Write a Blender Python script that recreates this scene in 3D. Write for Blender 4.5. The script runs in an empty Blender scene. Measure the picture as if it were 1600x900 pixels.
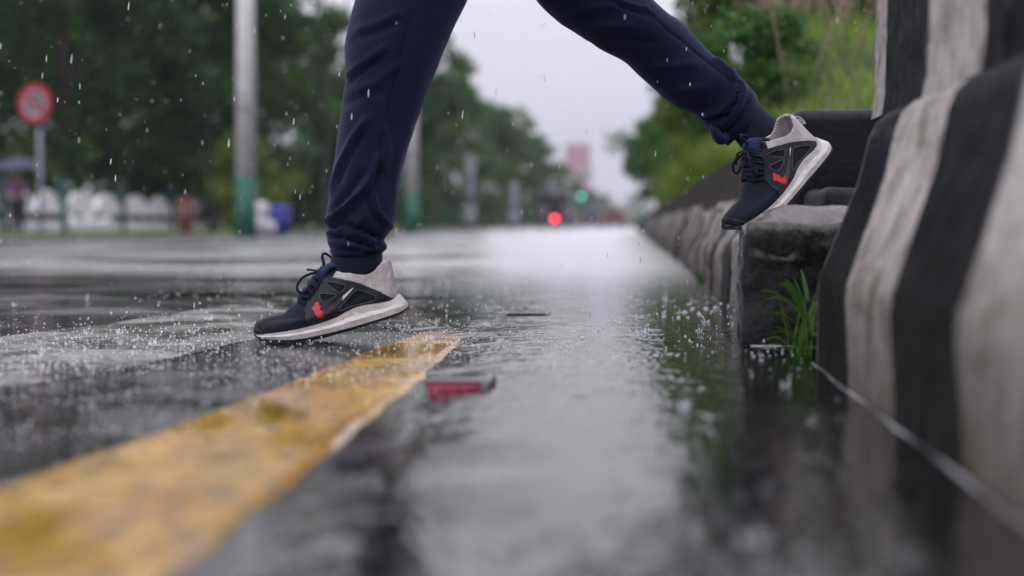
import bpy, bmesh, math, random
from mathutils import Vector, Matrix, noise
from mathutils.bvhtree import BVHTree
from mathutils.geometry import delaunay_2d_cdt

R = math.radians
scene = bpy.context.scene
col = scene.collection
rng = random.Random(7)

# ------------------------------------------------------------------ camera
F = 50.0 / 36.0 * 1600.0
CAM = Vector((0, 0, 0.22))
PITCH = math.atan(98.0 / F)
YAW = math.atan(185.0 * math.cos(PITCH) / F)
fwd = Vector((-math.sin(YAW) * math.cos(PITCH), math.cos(YAW) * math.cos(PITCH), -math.sin(PITCH)))
rgt = Vector((math.cos(YAW), math.sin(YAW), 0))
upv = rgt.cross(fwd)
hfw = Vector((-math.sin(YAW), math.cos(YAW), 0))

cam_d = bpy.data.cameras.new('camera')
cam_d.lens = 50
cam_d.sensor_width = 36
cam_d.clip_start = 0.05
cam_d.clip_end = 2000
cam_d.dof.use_dof = True
cam_d.dof.focus_distance = 2.80
cam_d.dof.aperture_fstop = 1.9
cam = bpy.data.objects.new('camera', cam_d)
cam.location = CAM
cam.rotation_euler = (math.pi / 2 - PITCH, 0, YAW)
col.objects.link(cam)
scene.camera = cam


def ray(px, py):
    return fwd + rgt * ((px - 800) / F) + upv * ((450 - py) / F)


def at(px, py, d):                       # point of a pixel at camera depth d
    return CAM + ray(px, py) * d


def gnd(px, py, z=0.0):
    r = ray(px, py)
    return CAM + r * ((z - CAM.z) / r.z)


def at_y(px, py, y):
    r = ray(px, py)
    return CAM + r * (y / r.y)


def proj(p):
    v = p - CAM
    d = v.dot(fwd)
    return 800 + F * v.dot(rgt) / d, 450 - F * v.dot(upv) / d


# ------------------------------------------------------------------ helpers
def tag(o, label=None, cat=None, group=None, kind=None):
    if label: o['label'] = label
    if cat: o['category'] = cat
    if group: o['group'] = group
    if kind: o['kind'] = kind
    return o


def link(name, me, mat=None, parent=None, smooth=True):
    if mat is not None:
        for m in (mat if isinstance(mat, (list, tuple)) else [mat]):
            me.materials.append(m)
    if smooth:
        for p in me.polygons:
            p.use_smooth = True
    o = bpy.data.objects.new(name, me)
    col.objects.link(o)
    if parent is not None:
        o.parent = parent
    return o


def pydata(name, v, f, mat=None, parent=None, smooth=True, weld=0.0):
    me = bpy.data.meshes.new(name)
    me.from_pydata([tuple(p) for p in v], [], f)
    if weld > 0:
        bm = bmesh.new(); bm.from_mesh(me)
        bmesh.ops.remove_doubles(bm, verts=bm.verts, dist=weld)
        bmesh.ops.recalc_face_normals(bm, faces=bm.faces)
        bm.to_mesh(me); bm.free()
    return link(name, me, mat, parent, smooth)


def empty(name, loc=(0, 0, 0), rz=0.0, parent=None):
    o = bpy.data.objects.new(name, None)
    o.location = loc
    o.rotation_euler = (0, 0, rz)
    o.empty_display_size = 0.1
    col.objects.link(o)
    if parent is not None: o.parent = parent
    return o


def copy_tree(o, parent=None):
    c = o.copy()
    col.objects.link(c)
    c.parent = parent
    for ch in list(o.children):
        copy_tree(ch, c)
    return c


class MB:
    """collects simple shapes into one mesh"""
    def __init__(s):
        s.v = []; s.f = []

    def add(s, v, f):
        n = len(s.v)
        s.v += [tuple(p) for p in v]
        s.f += [tuple(i + n for i in q) for q in f]

    def box(s, lo, hi, M=None, bev=0.0):
        bm = bmesh.new()
        bmesh.ops.create_cube(bm, size=1)
        lo = Vector(lo); hi = Vector(hi)
        for v in bm.verts:
            v.co = Vector(((v.co[i] + .5) * (hi[i] - lo[i]) + lo[i]) for i in range(3))
        if bev > 0:
            bmesh.ops.bevel(bm, geom=list(bm.edges), offset=bev, segments=3, affect='EDGES', profile=.5)
        s.bm(bm, M)

    def bm(s, bm, M=None):
        bm.verts.index_update()
        v = [(M @ q.co if M else q.co.copy()) for q in bm.verts]
        s.add(v, [[q.index for q in f.verts] for f in bm.faces])
        bm.free()

    def tube(s, pts, rad, n=10, cap=True, flat=None):
        pts = [Vector(p) for p in pts]
        if not isinstance(rad, (list, tuple)): rad = [rad] * len(pts)
        ref = None
        base = len(s.v)
        for i, p in enumerate(pts):
            t = (pts[min(i + 1, len(pts) - 1)] - pts[max(i - 1, 0)]).normalized()
            if ref is None:
                ref = Vector((0, 0, 1)) if abs(t.z) < .9 else Vector((1, 0, 0))
            a = (ref - t * ref.dot(t)).normalized()
            b = t.cross(a)
            ref = a
            for k in range(n):
                th = 2 * math.pi * k / n
                fl = flat if flat else 1.0
                s.v.append(tuple(p + a * (math.cos(th) * rad[i]) + b * (math.sin(th) * rad[i] * fl)))
        for i in range(len(pts) - 1):
            for k in range(n):
                k2 = (k + 1) % n
                s.f.append((base + i * n + k, base + i * n + k2, base + (i + 1) * n + k2, base + (i + 1) * n + k))
        if cap:
            s.f.append(tuple(base + k for k in range(n))[::-1])
            m = base + (len(pts) - 1) * n
            s.f.append(tuple(m + k for k in range(n)))

    def ball(s, c, r, sub=2, sc=(1, 1, 1)):
        bm = bmesh.new()
        bmesh.ops.create_icosphere(bm, subdivisions=sub, radius=r)
        c = Vector(c)
        for v in bm.verts:
            v.co = Vector((v.co.x * sc[0], v.co.y * sc[1], v.co.z * sc[2])) + c
        s.bm(bm)

    def build(s, name, mat, parent=None, smooth=True):
        return pydata(name, s.v, s.f, mat, parent, smooth)


def auto_smooth(o, ang=35):
    me = o.data
    bm = bmesh.new(); bm.from_mesh(me)
    for e in bm.edges:
        if len(e.link_faces) == 2 and e.calc_face_angle(0) > R(ang):
            e.smooth = False
    bm.to_mesh(me); bm.free()
    return o


def smooth_poly(pts, n):
    """Catmull-Rom through pts, resampled to n points evenly by length"""
    P = [Vector(p) for p in pts]
    P = [P[0] * 2 - P[1]] + P + [P[-1] * 2 - P[-2]]
    out = []
    for i in range(1, len(P) - 2):
        a, b, c, d = P[i - 1:i + 3]
        for k in range(14):
            t = k / 14
            out.append(.5 * ((2 * b) + (c - a) * t + (2 * a - 5 * b + 4 * c - d) * t * t + (3 * b - a - 3 * c + d) * t ** 3))
    out.append(P[-2])
    L = [0]
    for i in range(1, len(out)):
        L.append(L[-1] + (out[i] - out[i - 1]).length)
    res = []; j = 0
    for k in range(n):
        t = L[-1] * k / (n - 1)
        while j < len(L) - 2 and L[j + 1] < t: j += 1
        u = (t - L[j]) / max(1e-9, L[j + 1] - L[j])
        res.append(out[j].lerp(out[j + 1], min(1, max(0, u))))
    return res


def interp(tab, x):
    if x <= tab[0][0]: return tab[0][1]
    for (a, b), (c, d) in zip(tab, tab[1:]):
        if x <= c:
            t = (x - a) / (c - a)
            return b + (d - b) * t
    return tab[-1][1]


def sstep(a, b, x):
    t = min(1, max(0, (x - a) / (b - a)))
    return t * t * (3 - 2 * t)


# ------------------------------------------------------------------ materials
class NT:
    def __init__(s, name):
        s.m = bpy.data.materials.new(name)
        s.m.use_nodes = True
        s.t = s.m.node_tree
        s.t.nodes.clear()
        s.out = s.n('ShaderNodeOutputMaterial')

    def n(s, typ, **kw):
        nd = s.t.nodes.new(typ)
        for k, v in kw.items():
            if k.startswith('i_'):
                nd.inputs[k[2:].replace('_', ' ')].default_value = v
            else:
                setattr(nd, k, v)
        return nd

    def l(s, a, b):
        s.t.links.new(a, b)

    def coord(s, kind='Object', scale=(1, 1, 1)):
        tc = s.n('ShaderNodeTexCoord')
        mp = s.n('ShaderNodeMapping')
        mp.inputs['Scale'].default_value = scale
        s.l(tc.outputs[kind], mp.inputs['Vector'])
        return mp.outputs['Vector']

    def noise(s, vec, scale, detail=4, rough=.55, dist=0.0):
        nd = s.n('ShaderNodeTexNoise')
        nd.inputs['Scale'].default_value = scale
        nd.inputs['Detail'].default_value = detail
        nd.inputs['Roughness'].default_value = rough
        nd.inputs['Distortion'].default_value = dist
        s.l(vec, nd.inputs['Vector'])
        return nd.outputs['Fac']

    def ramp(s, fac, stops):
        nd = s.n('ShaderNodeValToRGB')
        cr = nd.color_ramp
        while len(cr.elements) < len(stops): cr.elements.new(.5)
        for e, (p, c) in zip(cr.elements, stops):
            e.position = p
            e.color = (c, c, c, 1) if not isinstance(c, (tuple, list)) else (*c, 1)
        s.l(fac, nd.inputs['Fac'])
        return nd.outputs['Color']

    def math(s, op, a, b=None, clamp=False):
        nd = s.n('ShaderNodeMath', operation=op)
        nd.use_clamp = clamp
        for i, x in enumerate((a, b)):
            if x is None: continue
            if isinstance(x, (int, float)): nd.inputs[i].default_value = x
            else: s.l(x, nd.inputs[i])
        return nd.outputs[0]

    def mix(s, fac, a, b, blend='MIX'):
        nd = s.n('ShaderNodeMix', data_type='RGBA', blend_type=blend)
        for sock, x in ((nd.inputs[0], fac), (nd.inputs[6], a), (nd.inputs[7], b)):
            if isinstance(x, (int, float)): sock.default_value = x
            elif isinstance(x, (tuple, list)): sock.default_value = (*x, 1)
            else: s.l(x, sock)
        return nd.outputs[2]

    def bump(s, h, dist, strength=1.0, normal=None):
        nd = s.n('ShaderNodeBump')
        nd.inputs['Strength'].default_value = strength
        nd.inputs['Distance'].default_value = dist
        s.l(h, nd.inputs['Height'])
        if normal is not None: s.l(normal, nd.inputs['Normal'])
        return nd.outputs['Normal']

    def principled(s, color=None, rough=.6, normal=None, **kw):
        b = s.n('ShaderNodeBsdfPrincipled')
        if color is not None:
            if isinstance(color, (tuple, list)): b.inputs['Base Color'].default_value = (*color, 1)
            else: s.l(color, b.inputs['Base Color'])
        if isinstance(rough, (int, float)): b.inputs['Roughness'].default_value = rough
        else: s.l(rough, b.inputs['Roughness'])
        if normal is not None: s.l(normal, b.inputs['Normal'])
        for k, v in kw.items():
            b.inputs[k.replace('_', ' ')].default_value = v
        s.l(b.outputs[0], s.out.inputs['Surface'])
        return b


def plain(name, c, rough=.6, var=.15, scale=20, bump=0.0, **kw):
    t = NT(name)
    v = t.coord()
    nz = t.noise(v, scale)
    f = t.ramp(nz, [(.3, 1 - var), (.7, 1 + var)])
    cc = t.mix(1.0, c, f, 'MULTIPLY')
    nrm = t.bump(t.noise(v, scale * 4), bump) if bump else None
    t.principled(cc, rough, nrm, **kw)
    return t.m


def emit(name, c, s):
    t = NT(name)
    e = t.n('ShaderNodeEmission')
    e.inputs['Color'].default_value = (*c, 1)
    e.inputs['Strength'].default_value = s
    t.l(e.outputs[0], t.out.inputs['Surface'])
    return t.m


def leaf_mat(name, c1, c2):
    t = NT(name)
    v = t.coord('Object')
    g = t.n('ShaderNodeNewGeometry')
    nz = t.noise(v, .9, 3)
    f = t.math('ADD', t.math('MULTIPLY', g.outputs['Random Per Island'], .5), t.math('MULTIPLY', nz, .6))
    cc = t.ramp(f, [(.25, c1), (.8, c2)])
    d = t.n('ShaderNodeBsdfPrincipled')
    d.inputs['Roughness'].default_value = .55; d.inputs['Specular IOR Level'].default_value = .25
    t.l(cc, d.inputs['Base Color'])
    tr = t.n('ShaderNodeBsdfTranslucent')
    t.l(cc, tr.inputs['Color'])
    mx = t.n('ShaderNodeMixShader')
    mx.inputs[0].default_value = .3
    t.l(d.outputs[0], mx.inputs[1]); t.l(tr.outputs[0], mx.inputs[2])
    t.l(mx.outputs[0], t.out.inputs['Surface'])
    return t.m


def ripple_height(t, v):
    """rain-pocked water: long wind ripples + rings round each drop hit"""
    st = t.n('ShaderNodeMapping')
    st.inputs['Scale'].default_value = (1.0, 1.6, 1)
    t.l(v, st.inputs['Vector'])
    sv = st.outputs['Vector']
    a = t.noise(sv, 26, 3, .5, .4)
    b = t.noise(sv, 75, 2, .5, .3)
    vo = t.n('ShaderNodeTexVoronoi')
    vo.inputs['Scale'].default_value = 9
    vo.inputs['Randomness'].default_value = 1
    t.l(v, vo.inputs['Vector'])
    d = vo.outputs['Distance']
    sep = t.n('ShaderNodeSeparateColor')
    t.l(vo.outputs['Color'], sep.inputs[0])
    ring = t.math('SINE', t.math('MULTIPLY', d, 62.0))
    r0 = t.math('ADD', t.math('MULTIPLY', sep.outputs[0], .45), .08)
    env = t.math('SUBTRACT', 1.0, t.math('DIVIDE', t.math('ABSOLUTE', t.math('SUBTRACT', d, r0)), .12), clamp=True)
    ring = t.math('MULTIPLY', ring, env)
    h = t.math('ADD', t.math('MULTIPLY', a, 1.0), t.math('MULTIPLY', b, .35))
    h = t.math('ADD', h, t.math('MULTIPLY', ring, .10))
    return h


def make_road_mat():
    t = NT('wet_asphalt')
    v = t.coord()
    big = t.noise(v, 1.7, 5, .6)
    mid = t.noise(v, 12, 5, .6)
    vo = t.n('ShaderNodeTexVoronoi'); vo.inputs['Scale'].default_value = 190
    t.l(v, vo.inputs['Vector'])
    agg = t.n('ShaderNodeSeparateColor'); t.l(vo.outputs['Color'], agg.inputs[0])
    base = t.ramp(big, [(.3, (.022, .022, .024)), (.72, (.055, .053, .055))])
    cc = t.mix(t.math('MULTIPLY', agg.outputs[0], .5), base, (.075, .07, .068))
    film = t.ramp(t.noise(v, 2.6, 5, .6, .5), [(.34, 0.0), (.52, 1.0)])     # where a water film covers the grain
    sp = t.n('ShaderNodeSeparateXYZ'); t.l(v, sp.inputs[0])
    mr = t.n('ShaderNodeMapRange')                      # rain chop too fine to model: grows with distance
    for k_, x_ in zip((1, 2, 3, 4), (2.4, 9.0, .0, .26)): mr.inputs[k_].default_value = x_
    t.l(sp.outputs[1], mr.inputs[0])
    rough = t.math('ADD', t.ramp(film, [(0, .24), (1, .07)]), mr.outputs[0])
    rip = ripple_height(t, v)
    n1 = t.bump(rip, .0005)
    grain = t.math('ADD', t.math('MULTIPLY', vo.outputs['Distance'], -1.0), t.math('MULTIPLY', mid, .6))
    gs = t.math('MULTIPLY', t.math('SUBTRACT', 1.15, film), grain)
    n2 = t.bump(gs, .0007, 1.0, n1)
    t.principled(cc, rough, n2, IOR=1.6)
    return t.m


def make_paint_mat(name, c1, c2, wear, grain=.0006, rough=(.34, .05)):
    t = NT(name)
    v = t.coord()
    nz = t.noise(v, 9, 6, .62)
    cc = t.ramp(nz, [(.3, c1), (.7, c2)])
    mp2 = t.n('ShaderNodeMapping'); mp2.inputs['Scale'].default_value = (9, 3.2, 1)
    t.l(v, mp2.inputs['Vector'])
    bl = t.noise(mp2.outputs[0], 1.0, 5, .65, .6)
    cc = t.mix(t.ramp(bl, [(.47, 0.0), (.62, .60)]), cc, tuple(min(.8, c * 1.25 + .10) for c in c2))  # pale patches: reflections on the wet paint, put into its colour
    cc = t.mix(t.ramp(bl, [(.34, .7), (.47, 0.0)]), cc, tuple(c * .55 for c in c1))
    w = t.ramp(t.noise(v, 45, 6, .7), [(wear, 1.0), (wear + .1, 0.0)])
    cc = t.mix(w, cc, (.045, .042, .038))
    film = t.ramp(t.noise(v, 4.0, 4, .6, .4), [(.40, 0.0), (.58, 1.0)])
    rg = t.ramp(film, [(0, rough[0]), (1, rough[1])])
    n1 = t.bump(ripple_height(t, v), .0006)
    vo = t.n('ShaderNodeTexVoronoi'); vo.inputs['Scale'].default_value = 210
    t.l(v, vo.inputs['Vector'])
    g = t.math('MULTIPLY', vo.outputs['Distance'], t.math('SUBTRACT', 1.1, film))
    n2 = t.bump(g, grain, 1.0, n1)
    t.principled(cc, rg, n2, IOR=1.7)
    return t.m


def make_water_mat():
    t = NT('rain_water')
    v = t.coord()
    n1 = t.bump(t.noise(v, 130, 3, .6, .3), .00022)
    fr = t.n('ShaderNodeFresnel'); fr.inputs['IOR'].default_value = 2.1
    t.l(n1, fr.inputs['Normal'])
    gl = t.n('ShaderNodeBsdfGlossy'); gl.distribution = 'MULTI_GGX'
    sx = t.n('ShaderNodeSeparateXYZ'); t.l(v, sx.inputs[0])
    rr = t.n('ShaderNodeMapRange')                      # unresolved rain chop far off reads as roughness
    for k_, x_ in zip((1, 2, 3, 4), (2.7, 7.0, .05, .27)): rr.inputs[k_].default_value = x_
    t.l(sx.outputs[1], rr.inputs[0])
    chop = t.ramp(t.noise(v, 3.5, 4, .6), [(.40, .05), (.64, .15)])      # rain-pocked areas of the film
    t.l(t.math('MAXIMUM', rr.outputs[0], t.math('MULTIPLY', chop, t.math('SUBTRACT', 2.5, sx.outputs[1], clamp=True))), gl.inputs['Roughness'])
    gl.inputs['Color'].default_value = (.97, .97, .97, 1)
    t.l(n1, gl.inputs['Normal'])
    tr = t.n('ShaderNodeBsdfTransparent'); tr.inputs['Color'].default_value = (.80, .78, .74, 1)
    # the thin sheet over the lane breaks into patches, bare wet asphalt between
    pm = t.n('ShaderNodeMapping'); pm.inputs['Scale'].default_value = (.55, .85, 1)
    t.l(v, pm.inputs['Vector'])
    patch = t.ramp(t.noise(pm.outputs[0], 1.0, 5, .6, .5), [(.42, 0.0), (.52, 1.0)])
    gut = t.math('MULTIPLY', t.math('ADD', sx.outputs[0], t.math('ADD', t.math('MULTIPLY', sx.outputs[1], .10), .25)), 3.0, clamp=True)
    cover = t.math('MAXIMUM', patch, gut)
    mx = t.n('ShaderNodeMixShader')
    frc = t.math('MULTIPLY', fr.outputs[0], cover)
    t.l(frc, mx.inputs[0]); t.l(tr.outputs[0], mx.inputs[1]); t.l(gl.outputs[0], mx.inputs[2])
    t.l(mx.outputs[0], t.out.inputs['Surface'])
    return t.m


def make_barrier_mat(name, y_end, sign, white=(.62, .59, .56), black=(.005, .0065, .009), axis=1, period=.31, wear=.40, slant=.0, bare_end=None, grime_top=None):
    """black and white painted bands across the barrier, dirt near the ground, bare concrete at the end"""
    t = NT(name)
    v = t.coord()
    sx = t.n('ShaderNodeSeparateXYZ'); t.l(v, sx.inputs[0])
    wob = t.math('MULTIPLY', t.math('SUBTRACT', t.noise(v, 26, 5, .75), .5), .022)
    y = t.math('ADD', sx.outputs[axis], wob)
    y = t.math('SUBTRACT', y, t.math('MULTIPLY', t.math('MINIMUM', sx.outputs[2], .40), slant))
    u = t.math('DIVIDE', t.math('SUBTRACT', y_end, y), period * 2)
    fr = t.math('FRACT', u)
    band = t.ramp(fr, [(0.0, 0.0), (.485, 0.0), (.515, 1.0), (.985, 1.0)])
    nz = t.noise(v, 22, 6, .65)
    nz2 = t.noise(v, 70, 5, .7)
    wc = t.mix(t.ramp(nz, [(.35, 0), (.7, 1)]), white, tuple(c * .62 for c in white))
    bc = t.mix(t.ramp(nz2, [(.45, 0), (.75, 1)]), black, tuple(c * 2.4 + .004 for c in black))
    cc = t.mix(band, bc, wc)
    chip = t.ramp(nz2, [(wear - .1, 1), (wear, 0)])
    cc = t.mix(t.math('MULTIPLY', chip, .7), cc, t.mix(band, (.030, .028, .027), (.14, .125, .11)))
    # splash dirt: dark brown streaks low on the face
    stm = t.n('ShaderNodeMapping'); stm.inputs['Scale'].default_value = (9, 9, 1.2)
    t.l(v, stm.inputs['Vector'])
    streak = t.noise(stm.outputs[0], 3.0, 5, .65)
    low = t.ramp(t.math('ADD', sx.outputs[2], t.math('MULTIPLY', streak, .22)), [(.13, 1.0), (.36, 0.0)])
    cc = t.mix(t.math('MULTIPLY', low, .8), cc, t.mix(band, (.022, .019, .017), (.10, .08, .06)))
    # blotches of moss and soot, drips running down
    blot = t.ramp(t.noise(v, 10, 6, .75, .6), [(.47, 0), (.60, 1)])
    cc = t.mix(t.math('MULTIPLY', blot, .75), cc, (.42, .39, .33), 'MULTIPLY')
    drip = t.n('ShaderNodeMapping'); drip.inputs['Scale'].default_value = (22, 22, 1.0)
    t.l(v, drip.inputs['Vector'])
    cc = t.mix(t.math('MULTIPLY', t.ramp(t.noise(drip.outputs[0], 2.0, 4, .6), [(.54, 0), (.68, 1)]), .65), cc, (.30, .27, .24), 'MULTIPLY')
    if grime_top:
        up_ = t.math('DIVIDE', t.math('SUBTRACT', t.math('ADD', sx.outputs[2], t.math('MULTIPLY', t.math('SUBTRACT', nz, .5), .08)), grime_top), .03)
        cc = t.mix(t.math('MULTIPLY', t.ramp(up_, [(0, 0), (1, 1)]), .88), cc, (.040, .031, .027))
    e = t.math('MULTIPLY', t.math('SUBTRACT', t.math('ADD', sx.outputs[axis], wob), (bare_end or (y_end + .02)) - sign * .034), sign)
    bare = t.ramp(t.math('MULTIPLY', e, 60.0), [(0, 0), (1, 1)])
    cc = t.mix(bare, cc, (.17, .14, .12))
    hb = t.math('ADD', t.math('MULTIPLY', nz, .7), t.math('MULTIPLY', nz2, .5))
    n1 = t.bump(hb, .007)
    t.principled(cc, t.ramp(nz, [(.3, .35), (.7, .6)]), n1, IOR=1.33, Specular_IOR_Level=.06)
    return t.m


def make_concrete(name, c1, c2, rough=(.25, .55), scale=26, bump=.006, worn=None, ior=1.4):
    t = NT(name)
    v = t.coord()
    a = t.noise(v, scale, 6, .68)
    b = t.noise(v, scale * 4, 5, .7)
    cc = t.ramp(a, [(.32, c1), (.70, c2)])
    vo = t.n('ShaderNodeTexVoronoi'); vo.inputs['Scale'].default_value = scale * 3
    t.l(v, vo.inputs['Vector'])
    if worn:  # paler tone towards the top: wear plus sky light put into the colour
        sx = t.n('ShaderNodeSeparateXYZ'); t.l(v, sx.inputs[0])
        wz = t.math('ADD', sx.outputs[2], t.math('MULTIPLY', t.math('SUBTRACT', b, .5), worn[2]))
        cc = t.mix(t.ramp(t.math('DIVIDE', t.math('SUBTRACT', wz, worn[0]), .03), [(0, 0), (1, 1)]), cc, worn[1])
    h = t.math('ADD', t.math('ADD', t.math('MULTIPLY', a, .8), t.math('MULTIPLY', b, .5)), t.math('MULTIPLY', vo.outputs['Distance'], .35))
    t.principled(cc, t.ramp(b, [(.35, rough[0]), (.65, rough[1])]), t.bump(h, bump), IOR=ior, Specular_IOR_Level=(.5 if ior > 1.35 else .3))
    return t.m


def make_fabric(name, c, sc=2600, sheen=.35, bump=.0004):
    t = NT(name)
    v = t.coord()
    w1 = t.n('ShaderNodeTexWave'); w1.inputs['Scale'].default_value = sc / 6.3
    w1.bands_direction = 'X'
    w2 = t.n('ShaderNodeTexWave'); w2.inputs['Scale'].default_value = sc / 6.3
    w2.bands_direction = 'Z'
    t.l(v, w1.inputs['Vector']); t.l(v, w2.inputs['Vector'])
    fuzz = t.noise(v, 420, 3, .7)
    soft = t.noise(v, 16, 4, .6)
    h = t.math('ADD', t.math('MULTIPLY', t.math('MULTIPLY', w1.outputs['Fac'], w2.outputs['Fac']), .5), fuzz)
    k = t.ramp(soft, [(.3, .75), (.7, 1.25)])
    cc = t.mix(1.0, c, k, 'MULTIPLY')
    k2 = t.ramp(fuzz, [(.3, .8), (.7, 1.25)])
    cc = t.mix(1.0, cc, k2, 'MULTIPLY')
    b = t.principled(cc, .85, t.bump(h, bump))
    b.inputs['Sheen Weight'].default_value = sheen
    b.inputs['Sheen Roughness'].default_value = .4
    b.inputs['Sheen Tint'].default_value = (.55, .6, 1, 1)
    b.inputs['Specular IOR Level'].default_value = .2
    return t.m


def make_knit(name, c, hole, pitch=.0036, rough=.7):
    """engineered mesh: staggered small holes"""
    t = NT(name)
    v = t.coord()
    sx = t.n('ShaderNodeSeparateXYZ'); t.l(v, sx.inputs[0])
    k = 2 * math.pi / pitch
    a = t.math('SINE', t.math('MULTIPLY', t.math('ADD', sx.outputs[0], sx.outputs[2]), k))
    b = t.math('SINE', t.math('MULTIPLY', t.math('SUBTRACT', sx.outputs[0], sx.outputs[2]), k))
    p = t.math('MULTIPLY', a, b)
    holes = t.ramp(p, [(.30, 0.0), (.62, 1.0)])
    soft = t.noise(v, 60, 4, .6)
    base = t.mix(1.0, c, t.ramp(soft, [(.3, .8), (.7, 1.2)]), 'MULTIPLY')
    cc = t.mix(holes, base, hole)
    h = t.math('ADD', t.math('MULTIPLY', holes, -1.0), t.math('MULTIPLY', t.noise(v, 900, 2), .3))
    bb = t.principled(cc, rough, t.bump(h, .0007))
    bb.inputs['Sheen Weight'].default_value = .05
    bb.inputs['Specular IOR Level'].default_value = .18
    return t.m


M = {}
M['road'] = make_road_mat()
M['yellow'] = make_paint_mat('yellow_road_paint', (.40, .19, .006), (.57, .32, .024), .38)
M['pale'] = make_paint_mat('worn_pale_paint', (.17, .165, .145), (.31, .30, .265), .42, .0004)
M['water'] = make_water_mat()
M['navy'] = make_fabric('navy_jersey', (.0044, .0068, .028))
M['sock'] = make_fabric('navy_knit_sock', (.007, .012, .024), 1500, .25, .0008)
M['knit_navy'] = make_knit('navy_shoe_mesh', (.0085, .0125, .028), (.001, .0015, .004), .0046)
M['knit_grey'] = make_knit('grey_shoe_mesh', (.62, .585, .60), (.11, .09, .11), .0054)
M['cage'] = plain('dark_grey_synthetic', (.0125, .0145, .022), .5, .25, 90, .0004, Specular_IOR_Level=.3)
M['cage_trim'] = plain('grey_piping', (.060, .066, .080), .5, .2, 90, Specular_IOR_Level=.3)
M['rubber'] = plain('black_rubber', (.007, .008, .012), .5, .2, 80, .0005, Specular_IOR_Level=.3)
M['lace'] = make_fabric('navy_lace_weave', (.008, .011, .020), 4200, .2, .0006)
M['lining'] = make_fabric('blue_lining', (.015, .03, .075), 2200, .3)
M['tab'] = plain('cream_webbing', (.62, .56, .47), .7, .1, 200)
M['sock_blue'] = plain('bright_blue_yarn', (.015, .16, .46), .8, .2, 300)


def make_midsole():
    t = NT('dirty_white_foam')
    v = t.coord()
    a = t.noise(v, 40, 6, .7)
    st = t.n('ShaderNodeMapping'); st.inputs['Scale'].default_value = (40, 40, 160)
    t.l(v, st.inputs['Vector'])
    dirt = t.ramp(t.noise(st.outputs[0], 1.0, 6, .72), [(.48, 0), (.64, 1)])
    spots = t.ramp(t.noise(v, 260, 3, .6), [(.66, 0), (.71, 1)])
    cc = t.ramp(a, [(.3, (.60, .56, .55)), (.7, (.70, .67, .67))])
    cc = t.mix(t.math('MULTIPLY', dirt, .5), cc, (.33, .28, .23))
    cc = t.mix(t.math('MULTIPLY', spots, .9), cc, (.02, .02, .02))
    t.principled(cc, .45, t.bump(a, .0012))
    return t.m


M['midsole'] = make_midsole()


def make_logo():
    """speckled print: white at the thin tip, bare in the middle, red at the hook"""
    t = NT('speckled_logo_print')
    v = t.coord()
    sx = t.n('ShaderNodeSeparateXYZ'); t.l(v, sx.inputs[0])
    x = sx.outputs[0]
    nz = t.noise(v, 300, 4, .7)
    xx = t.math('ADD', x, t.math('MULTIPLY', t.math('SUBTRACT', nz, .5), .014))
    red = t.ramp(t.math('MULTIPLY', xx, 5.0), [(.655, 1.0), (.69, 0.0)])
    wht = t.ramp(t.math('MULTIPLY', xx, 5.0), [(.845, 0.0), (.865, 1.0)])
    spk = t.ramp(nz, [(.58, 0), (.62, 1)])
    cc = t.mix(t.math('MULTIPLY', spk, .8), (.020, .023, .031), (.55, .03, .05))
    cc = t.mix(red, cc, (.62, .030, .034))
    flk = t.ramp(t.noise(v, 420, 4, .75), [(.56, 0), (.64, 1)])
    cc = t.mix(t.math('MULTIPLY', flk, .8), cc, (.03, .022, .03))
    cc = t.mix(wht, cc, (.75, .75, .78))
    t.principled(cc, .5)
    return t.m


M['logo'] = make_logo()
M['barrier'] = make_barrier_mat('striped_barrier_paint', 2.215, 1, slant=.33, period=.325)
M['barrier_top'] = make_barrier_mat('striped_upper_paint', 2.345, 1, slant=.0, period=.325, bare_end=2.47)
M['barrier_far'] = make_barrier_mat('weathered_striped_paint', 3.97, -1, (.23, .215, .21), (.030, .029, .030), 1, -.30, .46, grime_top=.305)
M['kerb_far'] = make_barrier_mat('weathered_striped_kerb', 0.0, -1, (.46, .44, .43), (.040, .038, .038), 1, -.30, .44, bare_end=-5)
M['wall_far'] = make_barrier_mat('dark_streaked_wall', 3.97, -1, (.085, .072, .066), (.028, .025, .024), 1, -.16, .46)
M['block'] = make_concrete('wet_black_concrete', (.003, .003, .004), (.018, .017, .018), (.12, .42), 13, .0030, worn=(.244, (.16, .15, .145), .07), ior=1.36)  # paler top edge: worn, with the sky light it catches painted in
M['kerb'] = make_concrete('wet_grey_concrete', (.10, .095, .09), (.27, .26, .25), (.2, .45))
M['endwall'] = make_concrete('dark_painted_wall', (.005, .006, .009), (.014, .016, .020), (.35, .55), 14, .003, worn=(.505, (.05, .052, .06), .02), ior=1.3)  # lit top edge of the wall, put into the colour
M['step'] = make_concrete('dark_grey_step', (.018, .020, .026), (.040, .043, .052), (.35, .55), 18, .004, ior=1.3)
M['soil'] = plain('dark_soil', (.035, .04, .018), .9, .4, 6)
M['verge'] = plain('wet_verge', (.10, .105, .085), .4, .4, 3, .01)
M['ground'] = plain('far_ground', (.05, .06, .03), .9, .3, .5)
M['grass'] = leaf_mat('grass_blade', (.10, .20, .026), (.30, .43, .075))
M['weed'] = leaf_mat('weed_blade', (.035, .095, .012), (.11, .23, .035))
M['seed'] = plain('dry_seed_head', (.34, .26, .20), .9, .3, 30)
M['leaf_dark'] = leaf_mat('dark_foliage', (.009, .046, .012), (.046, .150, .022))
M['leaf_mid'] = leaf_mat('mid_foliage', (.032, .095, .024), (.11, .245, .042))
M['leaf_light'] = leaf_mat('light_foliage', (.07, .12, .018), (.20, .26, .045))
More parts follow.
